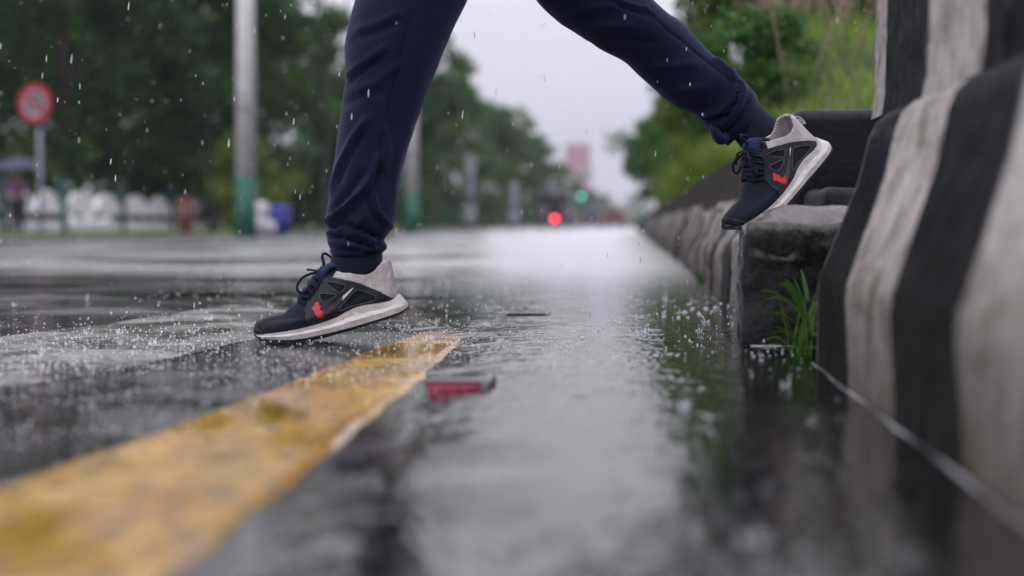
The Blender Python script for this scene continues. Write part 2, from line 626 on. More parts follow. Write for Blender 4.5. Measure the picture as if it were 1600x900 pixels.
M['bark'] = plain('dark_bark', (.05, .042, .036), .9, .3, 8, .02)
M['white_paint'] = plain('white_paint', (.82, .81, .82), .5, .12, 5)
M['fence_white'] = plain('white_precast', (.78, .77, .80), .55, .12, 4)
M['green_paint'] = plain('green_paint', (.006, .115, .068), .45, .2, 4)
M['green_dark'] = plain('dark_green_paint', (.008, .06, .045), .45, .2, 4)
M['red_paint'] = plain('red_sign_paint', (.40, .016, .02), .4, .1, 8)
M['black_paint'] = plain('black_paint', (.02, .022, .03), .4, .1, 8)
M['steel'] = plain('galvanised_steel', (.42, .41, .44), .45, .15, 6)
M['pole_grey'] = plain('weathered_pole', (.24, .25, .30), .6, .15, 5)
M['plastic_yellow'] = plain('yellow_plastic', (.62, .36, .03), .35, .12, 60, .0006)
M['sign_face'] = plain('dull_sign_face', (.30, .30, .34), .4, .12, 6)
M['stud_body'] = plain('dull_ochre_plastic', (.42, .25, .03), .4, .25, 60, .0006)
M['plastic_grey'] = plain('grey_plastic', (.20, .20, .23), .35, .12, 60)
M['reflector'] = plain('red_reflector', (.46, .06, .12), .4, .15, 200, .0003)
M['bead'] = None
M['skin'] = plain('skin', (.36, .20, .13), .5, .06, 20)
M['hair'] = plain('black_hair', (.012, .011, .011), .6, .2, 60)
M['purple'] = plain('purple_shirt', (.20, .10, .20), .8, .15, 8)
M['dark_cloth'] = plain('dark_cloth', (.015, .016, .022), .8, .2, 8)
M['umbrella'] = plain('dark_blue_umbrella', (.04, .05, .09), .35, .2, 4)
M['orange'] = plain('orange_plastic', (.15, .045, .022), .45, .15, 6)
M['blue'] = plain('blue_plastic', (.02, .04, .32), .4, .15, 6)
M['bag'] = plain('white_sack', (.60, .58, .62), .7, .15, 6, .02)
M['van'] = plain('pale_van_paint', (.12, .12, .15), .35, .06, 3)
M['glass'] = plain('dark_window_glass', (.012, .014, .02), .08, .05, 3)
M['car_red'] = plain('red_car_paint', (.28, .08, .085), .3, .06, 3)
M['pink_wall'] = plain('pink_wall', (.50, .25, .32), .8, .12, .5)
M['pink_pale'] = plain('pale_pink_wall', (.62, .44, .48), .8, .12, .5)
M['lamp_red'] = emit('lit_tail_light', (1.0, .07, .11), 8)
M['lamp_green'] = emit('lit_green_signal', (.05, .60, .45), 5)


def make_bead():
    t = NT('water_bead')
    g = t.n('ShaderNodeBsdfGlass'); g.inputs['IOR'].default_value = 1.33; g.inputs['Roughness'].default_value = .02
    d = t.n('ShaderNodeBsdfDiffuse'); d.inputs['Color'].default_value = (.85, .86, .9, 1)
    tl = t.n('ShaderNodeBsdfTranslucent'); tl.inputs['Color'].default_value = (.9, .9, .94, 1)
    a = t.n('ShaderNodeAddShader'); t.l(d.outputs[0], a.inputs[0]); t.l(tl.outputs[0], a.inputs[1])
    mx = t.n('ShaderNodeMixShader'); mx.inputs[0].default_value = .36
    t.l(g.outputs[0], mx.inputs[1]); t.l(a.outputs[0], mx.inputs[2])
    t.l(mx.outputs[0], t.out.inputs['Surface'])
    return t.m


M['bead'] = make_bead()

# ------------------------------------------------------------------ setting: ground sheets
def sheet(name, x0, x1, y0, y1, z, mat, nx=1, ny=1):
    v = []; f = []
    for j in range(ny + 1):
        for i in range(nx + 1):
            v.append((x0 + (x1 - x0) * i / nx, y0 + (y1 - y0) * j / ny, z))
    for j in range(ny):
        for i in range(nx):
            a = j * (nx + 1) + i
            f.append((a, a + 1, a + nx + 2, a + nx + 1))
    return pydata(name, v, f, mat, smooth=False)


tag(sheet('ground', -450, 450, -8, 1000, -.03, M['ground']), kind='structure')
tag(sheet('road', -7.7, .50, -6, 990, 0, M['road']), kind='structure')
vm = MB(); vm.box((-30, -6, -.02), (-7.7, 990, .035), bev=.02)
tag(vm.build('verge', M['verge'], smooth=False), kind='structure')


def ribbon(name, edge_l, edge_r, z, mat, n=160, wob=.004, freq=9, fe_=.012):
    """flat strip between two (y, x) edge lists with ragged edges"""
    y0, y1 = edge_l[0][0], edge_l[-1][0]
    v = []; f = []
    for i in range(n):
        t = i / (n - 1)
        y = y0 + (y1 - y0) * t ** (1.5 if y0 > 0 else 1.0)
        ex = [interp(e, y) + wob * (noise.noise((y * freq, k * 7.1, 3)) + .6 * noise.noise((y * freq * 5, k * 3.1, 9))) for k, e in ((0, edge_l), (1, edge_r))]
        zz = .0008 if i in (0, n - 1) else z
        v += [(ex[0], y, .0008), (ex[0] + fe_, y, zz), (ex[1] - fe_, y, zz), (ex[1], y, .0008)]   # feathered paint edge
    for i in range(n - 1):
        for c in range(3):
            a = 4 * i + c
            f.append((a, a + 1, a + 5, a + 4))
    return tag(pydata(name, v, f, mat, smooth=False), kind='structure')


def gx(px, py):
    p = gnd(px, py); return (p.y, p.x)


yl = [gx(-120, 830), gx(0, 765), gx(200, 694), gx(400, 620), gx(520, 573), gx(600, 540), gx(640, 527), gx(655, 521)]
yr = [gx(150, 990), gx(270, 900), gx(450, 760), gx(600, 640), gx(665, 590), gx(700, 553), gx(730, 530), gx(745, 521)]
yl = [(yr[0][0], yl[0][1])] + yl[1:]
yl[-1] = (yr[-1][0], yl[-1][1])
yl.sort(); yr.sort()
yl = [(-2.5, yl[0][1] + .01)] + yl; yr = [(-2.5, yr[0][1])] + yr
ribbon('yellow_line', yl, yr, .004, M['yellow'], 420, .007)
pl_ = [gx(-350, 600), gx(0, 526), gx(150, 509), gx(300, 486), gx(420, 468), gx(560, 440)]
pr_ = [gx(-350, 745), gx(0, 612), gx(200, 575), gx(400, 530), gx(560, 478), gx(720, 432)]
ys0 = max(pl_[0][0], pr_[0][0]); ye0 = min(pl_[-1][0], pr_[-1][0])
pl_ = [(ys0, interp(pl_, ys0))] + [p for p in pl_ if ys0 < p[0] < ye0] + [(ye0, interp(pl_, ye0))]
pr_ = [(ys0, interp(pr_, ys0))] + [p for p in pr_ if ys0 < p[0] < ye0] + [(ye0, interp(pr_, ye0))]
ribbon('pale_road_band', pl_, pr_, .003, M['pale'], 220, .012, 6, .13)
# the puddle along the kerb: left shore wanders, then the water spreads over the lane
shore_l = [(-3, -.15), (.3, -.21), (.8, -.25), (1.2, -.24), (1.6, -.26), (2.0, -.29), (2.4, -.30), (2.7, -.35), (2.9, -.46), (3.3, -.70), (4.2, -1.5),
           (5.5, -2.9), (8, -5.0), (12, -7.4), (16, -7.65), (120, -7.65)]
shore_r = [(-3, .45), (120, .45)]


def make_puddle():
    """water with real ripples near the walker, flat far away"""
    rg = random.Random(5)
    ys = [-2.5, -1, 0]
    y = .45
    while y < 7.5:
        ys.append(y); y += .006 + .0010 * y
    while y < 120:
        ys.append(y); y *= 1.04
    hits = []
    for i in range(1500):
        yy = .7 + 6.3 * rg.random() ** 1.4
        hits.append((rg.uniform(-.5 - .2 * yy, .3), yy, rg.uniform(.006, .07), rg.uniform(.0005, .0012)))
    cell = {}
    for h in hits:
        for i in range(int((h[0] - .09) // .1), int((h[0] + .09) // .1) + 1):
            for j in range(int((h[1] - .09) // .1), int((h[1] + .09) // .1) + 1):
                cell.setdefault((i, j), []).append(h)
    v = []; f = []
    NC = 190
    for y in ys:
        xl = (1 if y < 8 else 0) * .35 * sstep(3, 5, y) * noise.noise((y * .9, 7, 1)) + interp(shore_l, y) + .05 * noise.noise((y * 3, 1, 3)) + .02 * noise.noise((y * 13, 4, 3)) + .008 * noise.noise((y * 40, 4, 7))
        far = sstep(7.4, 5.5, y)
        for i in range(NC + 1):
            x = xl + (.45 - xl) * i / NC
            z = 0
            if far > 0 and y > .4:
                z = .00042 * noise.noise((x * 17, y * 13, 2)) + .00050 * noise.noise((x * 40 + 5, y * 34, 8)) + .00026 * noise.noise((x * 90, y * 80, 4))
                for (hx, hy, r, a) in cell.get((int(x // .1), int(y // .1)), ()):
                    d = math.hypot(x - hx, y - hy)
                    if abs(d - r) < .022:
                        z += a * math.cos((d - r) * 2 * math.pi / .013) * (1 - abs(d - r) / .022) ** 2 * (.02 / (r + .015)) ** .5
                z *= far * 1.25
            v.append((x, y, .009 + z - .0075 * (1 - sstep(0, .05 + .02 * abs(y), x - xl))))
    for j in range(len(ys) - 1):
        for i in range(NC):
            a = j * (NC + 1) + i
            f.append((a, a + 1, a + NC + 2, a + NC + 1))
    return tag(pydata('puddle', v, f, M['water']), kind='structure')


make_puddle()

# ------------------------------------------------------------------ barriers
def extrude_profile(name, prof, y0, y1, mat, n, amp=.004, end_round=.018, close=True):
    """concrete section swept along the road with an uneven surface and rounded ends"""
    pts = []
    for (a, b) in zip(prof, prof[1:]):
        L = math.dist(a, b); k = max(1, int(L / .03))
        for i in range(k):
            pts.append((a[0] + (b[0] - a[0]) * i / k, a[1] + (b[1] - a[1]) * i / k))
    pts.append(prof[-1])
    cx = sum(p[0] for p in prof) / len(prof); cz = .35
    ys = [y0, y0 + end_round * .3, y0 + end_round] + [y0 + end_round + (y1 - y0 - 2 * end_round) * i / n for i in range(1, n)] + [y1 - end_round, y1 - end_round * .3, y1]
    v = []; f = []
    m = len(pts)
    for j, y in enumerate(ys):
        d = min(y - y0, y1 - y)
        inset = 0.0
        if d < end_round:
            inset = end_round * (1 - math.sqrt(max(0, 1 - (1 - d / end_round) ** 2)))
        for (x, z) in pts:
            nn = noise.fractal((x * 7, y * 7, z * 7), 1, 2, 4) * amp * (.6 if amp > .005 else .28) - max(0, noise.noise((x * 34, y * 34, z * 34)) - .35) * amp * 3.0
            dx = 1 if x < cx else -1
            v.append((x + nn + dx * inset, y, z + (nn * .6 if z > .05 else 0) - (inset if z > .6 else 0)))
    for j in range(len(ys) - 1):
        for i in range(m - 1):
            a = j * m + i
            f.append((a, a + 1, a + m + 1, a + m))
    for base in (0, (len(ys) - 1) * m):
        f.append(tuple(range(base, base + m)) if base else tuple(range(m))[::-1])
    o = pydata(name, v, f, mat)
    auto_smooth(o, 24)
    return o


prof = [(.287, -.05), (.287, .120), (.290, .142), (.298, .162), (.346, .285), (.364, .352), (.374, .376), (.392, .392), (.420, .398), (.54, .40), (.58, .16), (.58, -.05)]
prof_up = [(.404, .398), (.408, .43), (.412, .70), (.424, .716), (.55, .716), (.56, .70), (.565, .398)]
b1 = empty('concrete_barrier', (.29, 2.2, 0))
tag(b1, 'near concrete barrier painted in broad black and white bands, beside the puddle', 'barrier', 'striped barriers along the median')
for nm_, pr, ye, mt_ in (('sloped_base', prof, 2.238, M['barrier']), ('upper_block', prof_up, 2.47, M['barrier_top'])):
    o = extrude_profile(nm_, pr, -2.6, ye, mt_, 190, .0032)
    o.parent = b1
    o.matrix_parent_inverse = Matrix.Translation(-b1.location)
prof2 = [(.272, -.05), (.278, .13), (.288, .165), (.312, .195), (.346, .285), (.362, .308), (.40, .312), (.42, -.05)]
kb_protos = []
for k_ in range(3):
    o = extrude_profile('kerb_block', [(a_ - .274, b_) for a_, b_ in prof2], 3.1 * k_, 3.1 * k_ + 1.17, M['kerb_far'], 26, .011, .035)
    for v_ in o.data.vertices: v_.co.y -= 3.1 * k_
    kb_protos.append(o)
y = 3.97
nb = 0
rgk = random.Random(3)
while y < 60:
    o = kb_protos[nb] if nb < 3 else kb_protos[nb % 3].copy()
    if nb >= 3: col.objects.link(o)
    o.location = (.274 + rgk.uniform(-.010, .012), y, rgk.uniform(-.014, .010))
    o.rotation_euler = (rgk.uniform(-.012, .012), 0, rgk.uniform(-.016, .016))
    tag(o, 'first striped kerb block beyond the grey kerb stone, below the rear toe' if nb == 0 else 'worn black and white kerb block in the row receding below the grassy bank', 'kerb block', 'kerb blocks along the far median')
    y += 1.195
    nb += 1
b2 = extrude_profile('retaining_wall', [(.384, -.05), (.388, .30), (.392, .465), (.40, .485), (.53, .485), (.54, .47), (.55, -.05)], 3.97, 118, M['wall_far'], 420, .010)
tag(b2, 'long dark streaked wall standing behind the row of worn kerb blocks', 'wall')
# kerb lump between block and far barrier
def rough_block(name, x0, x1, y0, y1, z0, z1, mat, bev=.03, amp=.006, freq=14, rz=0.0, sub=5):
    bm = bmesh.new()
    bmesh.ops.create_cube(bm, size=1)
    for v in bm.verts:
        v.co = Vector(((v.co.x) * (x1 - x0), (v.co.y) * (y1 - y0), (v.co.z + .5) * (z1 - z0)))
    bmesh.ops.bevel(bm, geom=list(bm.edges), offset=bev, segments=4, affect='EDGES', profile=.5)
    bmesh.ops.subdivide_edges(bm, edges=[e for e in bm.edges if e.calc_length() > .04], cuts=sub * 2, use_grid_fill=True)
    bmesh.ops.triangulate(bm, faces=[f for f in bm.faces if len(f.verts) > 4])
    bm.normal_update()
    for v in bm.verts:
        p = v.co * freq
        v.co += v.normal * (noise.fractal(p, 1, 2.1, 5) * amp + noise.noise(p * .35) * amp * .8)
    me = bpy.data.meshes.new(name)
    bm.to_mesh(me); bm.free()
    o = link(name, me, mat)
    o.location = ((x0 + x1) / 2, (y0 + y1) / 2, z0)
    o.rotation_euler = (0, 0, rz)
    return o


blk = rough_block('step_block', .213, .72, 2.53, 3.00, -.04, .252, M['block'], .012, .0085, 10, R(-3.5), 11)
for v_ in blk.data.vertices:               # broken, worn lip along the front and road side of the top
    if v_.co.z > .12:
        ch = noise.noise((v_.co.x * 23 + 3, v_.co.y * 23, v_.co.z * 23)) - .08
        if ch > 0 and min(abs(v_.co.z - .292), 1) < .05 and min(v_.co.x + .2535, v_.co.y + .235) < .03:
            v_.co.z -= .045 * ch; v_.co.x += .02 * ch; v_.co.y += .02 * ch          # spalled corner
        dl = min(v_.co.x + .2535, v_.co.y + .235)
        v_.co.z -= .030 * (1 - sstep(-.005, .085, dl)) * sstep(.12, .26, v_.co.z) + .004 * noise.noise((v_.co.x * 9, v_.co.y * 9, 4))
tag(blk, 'black wet concrete step block under the rear shoe, beside the weed tuft', 'step', 'steps through the median gap')
st2 = rough_block('step_block', .40, 1.6, 3.03, 3.33, -.04, .300, M['step'], .02, .004, 10, 0, 6)
tag(st2, 'dark grey upper step behind the block, against the dark wall', 'step', 'steps through the median gap')
kl = rough_block('kerb_stone', .274, .52, 3.02, 3.96, -.04, .205, M['kerb'], .045, .013, 11, 0, 9)
tag(kl, 'rounded wet grey kerb stone lying beyond the black block', 'kerb stone')
ew = rough_block('end_wall', .37, 3.2, 3.345, 3.52, -.04, .490, M['endwall'], .03, .004, 8, 0, 8)
tag(ew, 'dark wall with rounded top holding back the grass bank', 'wall')
# ------------------------------------------------------------------ median soil, grass bank
def bank_z(x, y):
    return .455 + .95 * sstep(3.5, 9.6, y) * sstep(.38, 1.0, x) * (1 - sstep(2.4, 4.0, x)) * (1 - .8 * sstep(11, 16, y)) + .03 * noise.noise((x * 1.7, y * 1.7, 0))


v = []; f = []
NX, NY = 16, 70
for j in range(NY + 1):
    y = 3.50 + (120 - 3.5) * (j / NY) ** 2
    for i in range(NX + 1):
        x = .40 + 3.7 * i / NX
        v.append((x, y, bank_z(x, y)))
for j in range(NY):
    for i in range(NX):
        a = j * (NX + 1) + i
        f.append((a, a + 1, a + NX + 2, a + NX + 1))
tag(pydata('median_soil', v, f, M['soil']), kind='structure')


def blade(mb, base, h, lean, w, az, seg=3):
    d = Vector((math.cos(az), math.sin(az), 0))
    s = Vector((-math.sin(az), math.cos(az), 0))
    n0 = len(mb.v)
    for i in range(seg + 1):
        t = i / seg
        c = Vector(base) + d * (lean * t ** 1.8) + Vector((0, 0, h * (t - .25 * (lean / max(h, .01)) * t * t)))
        ww = w * (1 - t) ** .7 * .5
        mb.v.append(tuple(c + s * ww)); mb.v.append(tuple(c - s * ww))
    for i in range(seg):
        a = n0 + 2 * i
        mb.f.append((a, a + 1, a + 3, a + 2))


gm = MB()
rng = random.Random(11)
for i in range(21000):
    y = 3.47 + 14 * rng.random() ** 1.9
    xmax = .75 + .22 * y
    x = .40 + xmax * rng.random() ** 1.1
    cl = noise.noise((x * 2.2, y * 2.2, 4))
    h = (.03 + .06 * rng.random()) * (1 + .7 * cl) * (1 + 1.7 * sstep(4.8, 8.5, y))
    blade(gm, (x, y, bank_z(x, y) - .01), h, h * rng.uniform(.2, .9), rng.uniform(.004, .009), rng.uniform(0, 6.28))
for i in range(6500):                      # blades hanging over the top of the barrier
    y = 4.1 + 16 * rng.random() ** 1.5
    x = rng.uniform(.38, .56)
    h = rng.uniform(.10, .34) * (1 + .9 * noise.noise((y * 1.1, 2, 2))) * (.32 + .68 * sstep(4.5, 9, y))
    blade(gm, (x, y, .47), h, h * rng.uniform(.3, 1.3), rng.uniform(.005, .010), math.pi + rng.uniform(-1.1, 1.1))
tag(gm.build('grass', M['grass'], smooth=False), kind='stuff')
vg = MB()
for i in range(3500):
    x = rng.uniform(-13.2, -7.9); y = rng.uniform(15, 60)
    if x > -11.4 and rng.random() < .55: continue
    h = rng.uniform(.05, .16)
    blade(vg, (x, y, .03), h, h * .6, .03, rng.uniform(0, 6.28), 2)
tag(vg.build('verge_grass', M['grass'], smooth=False), kind='stuff')
sm = MB()
for i in range(46):
    y = rng.uniform(6.2, 10.5); x = rng.uniform(.09, .155) * y
    h = rng.uniform(.35, .62)
    b = Vector((x, y, bank_z(x, y)))
    az = rng.uniform(0, 6.28); ln = rng.uniform(.05, .22)
    top = b + Vector((math.cos(az) * ln, math.sin(az) * ln, h))
    sm.tube([b, b.lerp(top, .5) + Vector((0, 0, .03)), top], .003, 5)
    for k in range(26):
        t = rng.random()
        p = top + Vector((rng.gauss(0, .022), rng.gauss(0, .022), -.14 * t))
        q = p + Vector((rng.gauss(0, .018), rng.gauss(0, .018), rng.uniform(.01, .04)))
        sm.tube([p, q], [.004, .001], 4)
tag(sm.build('seeding_grass', M['seed']), kind='stuff')
# the small pale post in the grass
pp = at_y(1150, 116, 8.4)
pm = MB(); pm.box((pp.x - .032, 8.37, bank_z(pp.x, 8.4) - .1), (pp.x + .032, 8.43, at_y(1150, 50, 8.4).z), bev=.008)
pm.box((pp.x - .038, 8.364, at_y(1150, 62, 8.4).z), (pp.x + .038, 8.436, at_y(1150, 55, 8.4).z), bev=.004)
tag(pm.build('marker_post', M['steel']), 'short pale square marker post standing in the long grass', 'post')

# weed tuft at the foot of the barrier end
def arc_blade(mb, p0, p1, rise, w, seg=8):
    p0 = Vector(p0); p1 = Vector(p1)
    n0 = len(mb.v)
    side = Vector((0, 0, 1)).cross((p1 - p0)).normalized()
    side = (side + Vector((0, 0, .8))).normalized()
    for i in range(seg + 1):
        t = i / seg
        c = p0.lerp(p1, t) + Vector((0, 0, rise * 4 * t * (1 - t)))
        ww = w * .5 * (min(1, .45 + t * 2) * (1 - t ** 2.2) + .04)
        mb.v.append(tuple(c + side * ww)); mb.v.append(tuple(c + Vector((0, -.0015, 0)))); mb.v.append(tuple(c - side * ww))
    for i in range(seg):
        a = n0 + 3 * i
        mb.f.append((a, a + 1, a + 4, a + 3)); mb.f.append((a + 1, a + 2, a + 5, a + 4))


wd = MB()
wy = 2.36
root = at_y(1250, 556, wy); root.z = 0.0
for (bx, by, tx, ty, ri) in [(1256, 500, 1206, 452, .030), (1258, 520, 1187, 456, .024), (1256, 500, 1176, 486, .030), (1252, 515, 1190, 492, .014),
                             (1250, 545, 1203, 524, .016), (1252, 556, 1218, 556, .030), (1262, 500, 1236, 430, .012), (1262, 470, 1252, 420, .004),
                             (1256, 556, 1240, 480, .004), (1258, 556, 1258, 462, .0), (1262, 556, 1270, 478, .004), (1250, 530, 1226, 470, .016),
                             (1254, 556, 1276, 520, .012), (1248, 556, 1232, 520, .01), (1258, 540, 1276, 455, .01), (1256, 500, 1222, 438, .02),
                             (1252, 556, 1246, 500, .004), (1260, 556, 1266, 505, .002), (1256, 520, 1285, 470, .015), (1250, 556, 1256, 490, .0)]:
    yy = wy + rng.uniform(-.05, .05)
    p1 = at_y(tx, ty, yy + rng.uniform(-.03, .03))
    arc_blade(wd, at_y(bx, by, wy + rng.uniform(-.015, .015)), p1, ri, rng.uniform(.009, .013))
for k in range(12):
    a = rng.uniform(-1.2, 1.2)
    arc_blade(wd, root + Vector((rng.uniform(-.015, .015), rng.uniform(-.02, .02), 0)),
              root + Vector((math.sin(a) * .06, rng.uniform(-.03, .03), rng.uniform(.04, .12))), .012, .007)
for k in range(9):
    a = rng.uniform(-1.6, .9)
    arc_blade(wd, root + Vector((rng.uniform(-.02, .012), rng.uniform(-.02, .02), 0)),
              root + Vector((math.sin(a) * rng.uniform(.05, .09), rng.uniform(-.04, .03), rng.uniform(.0, .09))), rng.uniform(.01, .03), .005)
tag(wd.build('weed', M['weed']), 'green grassy weed growing between the black block and striped barrier', 'plant')

w2 = MB()
r2 = gnd(1098, 446)
for k in range(26):
    a = rng.uniform(-1.5, .6)
    b_ = r2 + Vector((rng.uniform(-.02, .02), rng.uniform(-.06, .06), 0))
    arc_blade(w2, b_, b_ + Vector((math.sin(a) * rng.uniform(.03, .07), rng.uniform(-.05, .05), rng.uniform(.01, .06))), .012, .007)
tag(w2.build('weed', M['weed']), 'low small weed at the foot of the weathered kerb beyond the block', 'plant')

# ------------------------------------------------------------------ shoe (side view traced, its own width)
ZP = 5.0
P0 = gnd(391, 538)
SD = (P0 - CAM).dot(fwd) + .045
SC = SD / F / ZP                            # metres per traced unit


def s2(p):
    return Vector(((p[0] - 105) * SC, (792 - p[1]) * SC))


def curve2(pts, n):
    return [q.to_2d() for q in smooth_poly([s2(p).to_3d() for p in pts], n)]


NS, NK = 150, 56
C0 = curve2([(112, 690), (150, 728), (300, 715), (450, 690), (600, 655), (750, 605), (850, 552), (950, 512), (1100, 490), (1205, 462)], NS)
D0 = curve2([(112, 690), (112, 665), (128, 640), (165, 618), (220, 600), (280, 588), (330, 575), (365, 545), (405, 508), (450, 474), (490, 428), (530, 382), (570, 330), (610, 280), (655, 240), (715, 210)], NK)
D1 = curve2([(1205, 462), (1218, 405), (1200, 330), (1184, 240), (1168, 165), (1150, 145)], NK)
C1 = curve2([(715, 210), (770, 238), (850, 252), (950, 268), (1010, 264), (1060, 232), (1110, 172), (1150, 145)], NS)
W0 = [(0, 0), (.006, .010), (.02, .0185), (.05, .0275), (.10, .036), (.17, .0425), (.26, .0475), (.36, .0475), (.5, .041), (.64, .036), (.78, .0355), (.88, .034), (.945, .028), (.975, .020), (.993, .010), (1, 0)]
W1 = [(0, 0), (.02, .010), (.07, .0185), (.16, .026), (.35, .0335), (.6, .0345), (.8, .031), (.91, .024), (.965, .0155), (.99, .008), (1, 0)]


def upper_pt(i, j):
    """side-view Coons patch + half width"""
    s = i / (NS - 1); k = j / (NK - 1)
    p = (C0[i] * (1 - k) + C1[i] * k) + (D0[j] * (1 - s) + D1[j] * s) \
        - (C0[0] * (1 - s) * (1 - k) + C0[-1] * s * (1 - k) + C1[0] * (1 - s) * k + C1[-1] * s * k)
    b = k ** 1.35
    w = interp(W0, s) * (1 - b) + interp(W1, s) * b
    w *= 1 + .05 * math.sin(math.pi * min(1, k * 2.2)) * (1 if k < .455 else 0)
    # throat: flatten a little so that the tongue reads
    return p, w


UP = [[upper_pt(i, j) for j in range(NK)] for i in range(NS)]


def P3(p, y):
    return Vector((p.x, y, p.y))


def in_poly(p, poly):
    c = False
    n = len(poly)
    for a in range(n):
        b = poly[a - 1]; q = poly[a]
        if (q.y > p.y) != (b.y > p.y) and p.x < (b.x - q.x) * (p.y - q.y) / (b.y - q.y) + q.x:
            c = not c
    return c


collar_poly = [s2(p) for p in [(728, 292), (768, 232), (850, 240), (950, 255), (1010, 252), (1050, 222), (1100, 150), (1150, 120), (1260, 140), (1260, 300), (1250, 420), (1206, 475), (1100, 400), (950, 338), (850, 312)]]
toe_poly = [s2(p) for p in [(60, 600), (138, 645), (170, 690), (215, 722), (300, 726), (300, 760), (60, 760)]]
zones = {'upper': ([], []), 'collar': ([], []), 'toe_cap': ([], [])}
for sgn in (-1, 1):
    for i in range(NS - 1):
        for j in range(NK - 1):
            q = [UP[i][j], UP[i + 1][j], UP[i + 1][j + 1], UP[i][j + 1]]
            c = sum((x[0] for x in q), Vector((0, 0))) / 4
            key = 'collar' if in_poly(c, collar_poly) else ('toe_cap' if in_poly(c, toe_poly) else 'upper')
            V, Fc = zones[key]
            n = len(V)
            V += [P3(x[0], sgn * x[1]) for x in q]
            Fc.append((n, n + 1, n + 2, n + 3) if sgn < 0 else (n + 3, n + 2, n + 1, n))

# ray target for overlays (near side)
bv = []; bf = []
for i in range(NS):
    for j in range(NK):
        bv.append(P3(UP[i][j][0], -UP[i][j][1]))
for i in range(NS - 1):
    for j in range(NK - 1):
        a = i * NK + j
        bf.append((a, a + NK, a + NK + 1, a + 1))
BV = BVHTree.FromPolygons(bv, bf)


def on_side(p, off):
    h = BV.ray_cast(Vector((p.x, -.3, p.y)), Vector((0, 1, 0)))
    if h[0] is None:
        h = BV.find_nearest(Vector((p.x, -.04, p.y)))
    nn = h[1]
    if nn.y > 0: nn = -nn
    return h[0] + nn * off


def dens(poly, step):
    out = []
    for a, b in zip(poly, poly[1:] + poly[:1]):
        k = max(1, int((b - a).length / step))
        out += [a.lerp(b, i / k) for i in range(k)]
    return out


def closed_smooth(pts, n):
    P = [s2(p).to_3d() for p in pts]
    ext = P[-2:] + P + P[:3]
    q = smooth_poly(ext, n * 2)
    # keep the closed middle part by nearest start / end
    a = min(range(len(q) // 2), key=lambda i: (q[i] - P[0]).length)
    b = min(range(len(q) // 2, len(q)), key=lambda i: (q[i] - P[0]).length)
    return [x.to_2d() for x in q[a:b]]


def overlay(mb, outer, holes, off, thick, step=.004, sides=(1, -1)):
    """panel of the traced outline lying on the shoe's side, both sides, with real thickness"""
    outer = dens(outer, step)
    holes = [dens(h, step) for h in holes]
    pts = list(outer); edges = [(i, (i + 1) % len(outer)) for i in range(len(outer))]
    for h in holes:
        n = len(pts)
        pts += h
        edges += [(n + i, n + (i + 1) % len(h)) for i in range(len(h))]
    xs = [p.x for p in outer]; zs = [p.y for p in outer]
    x = min(xs)
    while x < max(xs):
        z = min(zs)
        while z < max(zs):
            p = Vector((x + rng.uniform(-.0005, .0005), z + rng.uniform(-.0005, .0005)))
            if in_poly(p, outer) and not any(in_poly(p, h) for h in holes):
                pts.append(p)
            z += step
        x += step
    V, E, T, *_ = delaunay_2d_cdt(pts, edges, [], 0, 1e-6)
    tris = []
    for t in T:
        c = (V[t[0]] + V[t[1]] + V[t[2]]) / 3
        if in_poly(c, outer) and not any(in_poly(c, h) for h in holes):
            tris.append(t)
    for sgn in sides:
        top = [on_side(p, off + thick) for p in V]
        bot = [on_side(p, off - .001) for p in V]
        if sgn < 0:
            top = [Vector((p.x, -p.y, p.z)) for p in top]; bot = [Vector((p.x, -p.y, p.z)) for p in bot]
        n = len(top)
        fs = []
        cnt = {}
        for t in tris:
            a, b, c = t
            nrm = (top[b] - top[a]).cross(top[c] - top[a])
            if nrm.y * sgn > 0: a, b, c = a, c, b
            fs.append((a, b, c))
            for e in ((a, b), (b, c), (c, a)): cnt[e] = 1
        for (a, b) in list(cnt):
            if (b, a) not in cnt:
                fs.append((b, a, a + n, b + n))
        mb.add(top + bot, fs)


def rim(mb, poly, off, r, sg=1):
    pts = [on_side(p, off) for p in dens(poly, .003)]
    pts.append(pts[0]); pts.append(pts[1])
    mb.tube([Vector((p.x, sg * p.y, p.z)) for p in pts], r, 6, cap=False)


win1 = closed_smooth([(688, 330), (740, 326), (820, 345), (836, 358), (802, 400), (772, 396), (724, 364)], 60)
win2 = closed_smooth([(638, 420), (690, 414), (752, 418), (762, 430), (700, 468), (655, 472)], 60)
win3 = closed_smooth([(790, 528), (826, 482), (896, 402), (940, 386), (1040, 420), (1066, 440), (1056, 464), (960, 490), (860, 514), (808, 540)], 80)
cage_poly = [q.to_2d() for q in smooth_poly([s2(p).to_3d() for p in [(548, 648), (532, 600), (530, 540), (542, 490), (580, 440), (625, 385), (645, 335), (628, 300), (660, 284), (735, 290), (850, 312), (950, 338), (1080, 394), (1190, 452), (1196, 463), (1100, 484), (950, 506), (850, 546), (750, 599), (640, 640), (575, 654)]], 120)]
swoosh = [s2(p) for p in [(902, 362), (870, 400), (830, 445), (790, 487), (745, 530), (705, 565), (670, 588), (645, 597), (625, 592), (610, 575), (600, 548), (578, 527), (603, 502), (606, 486), (628, 474), (636, 500), (650, 512), (640, 535), (655, 546), (690, 530), (740, 488), (790, 448), (840, 410), (880, 376)]]

shoe_parts = []


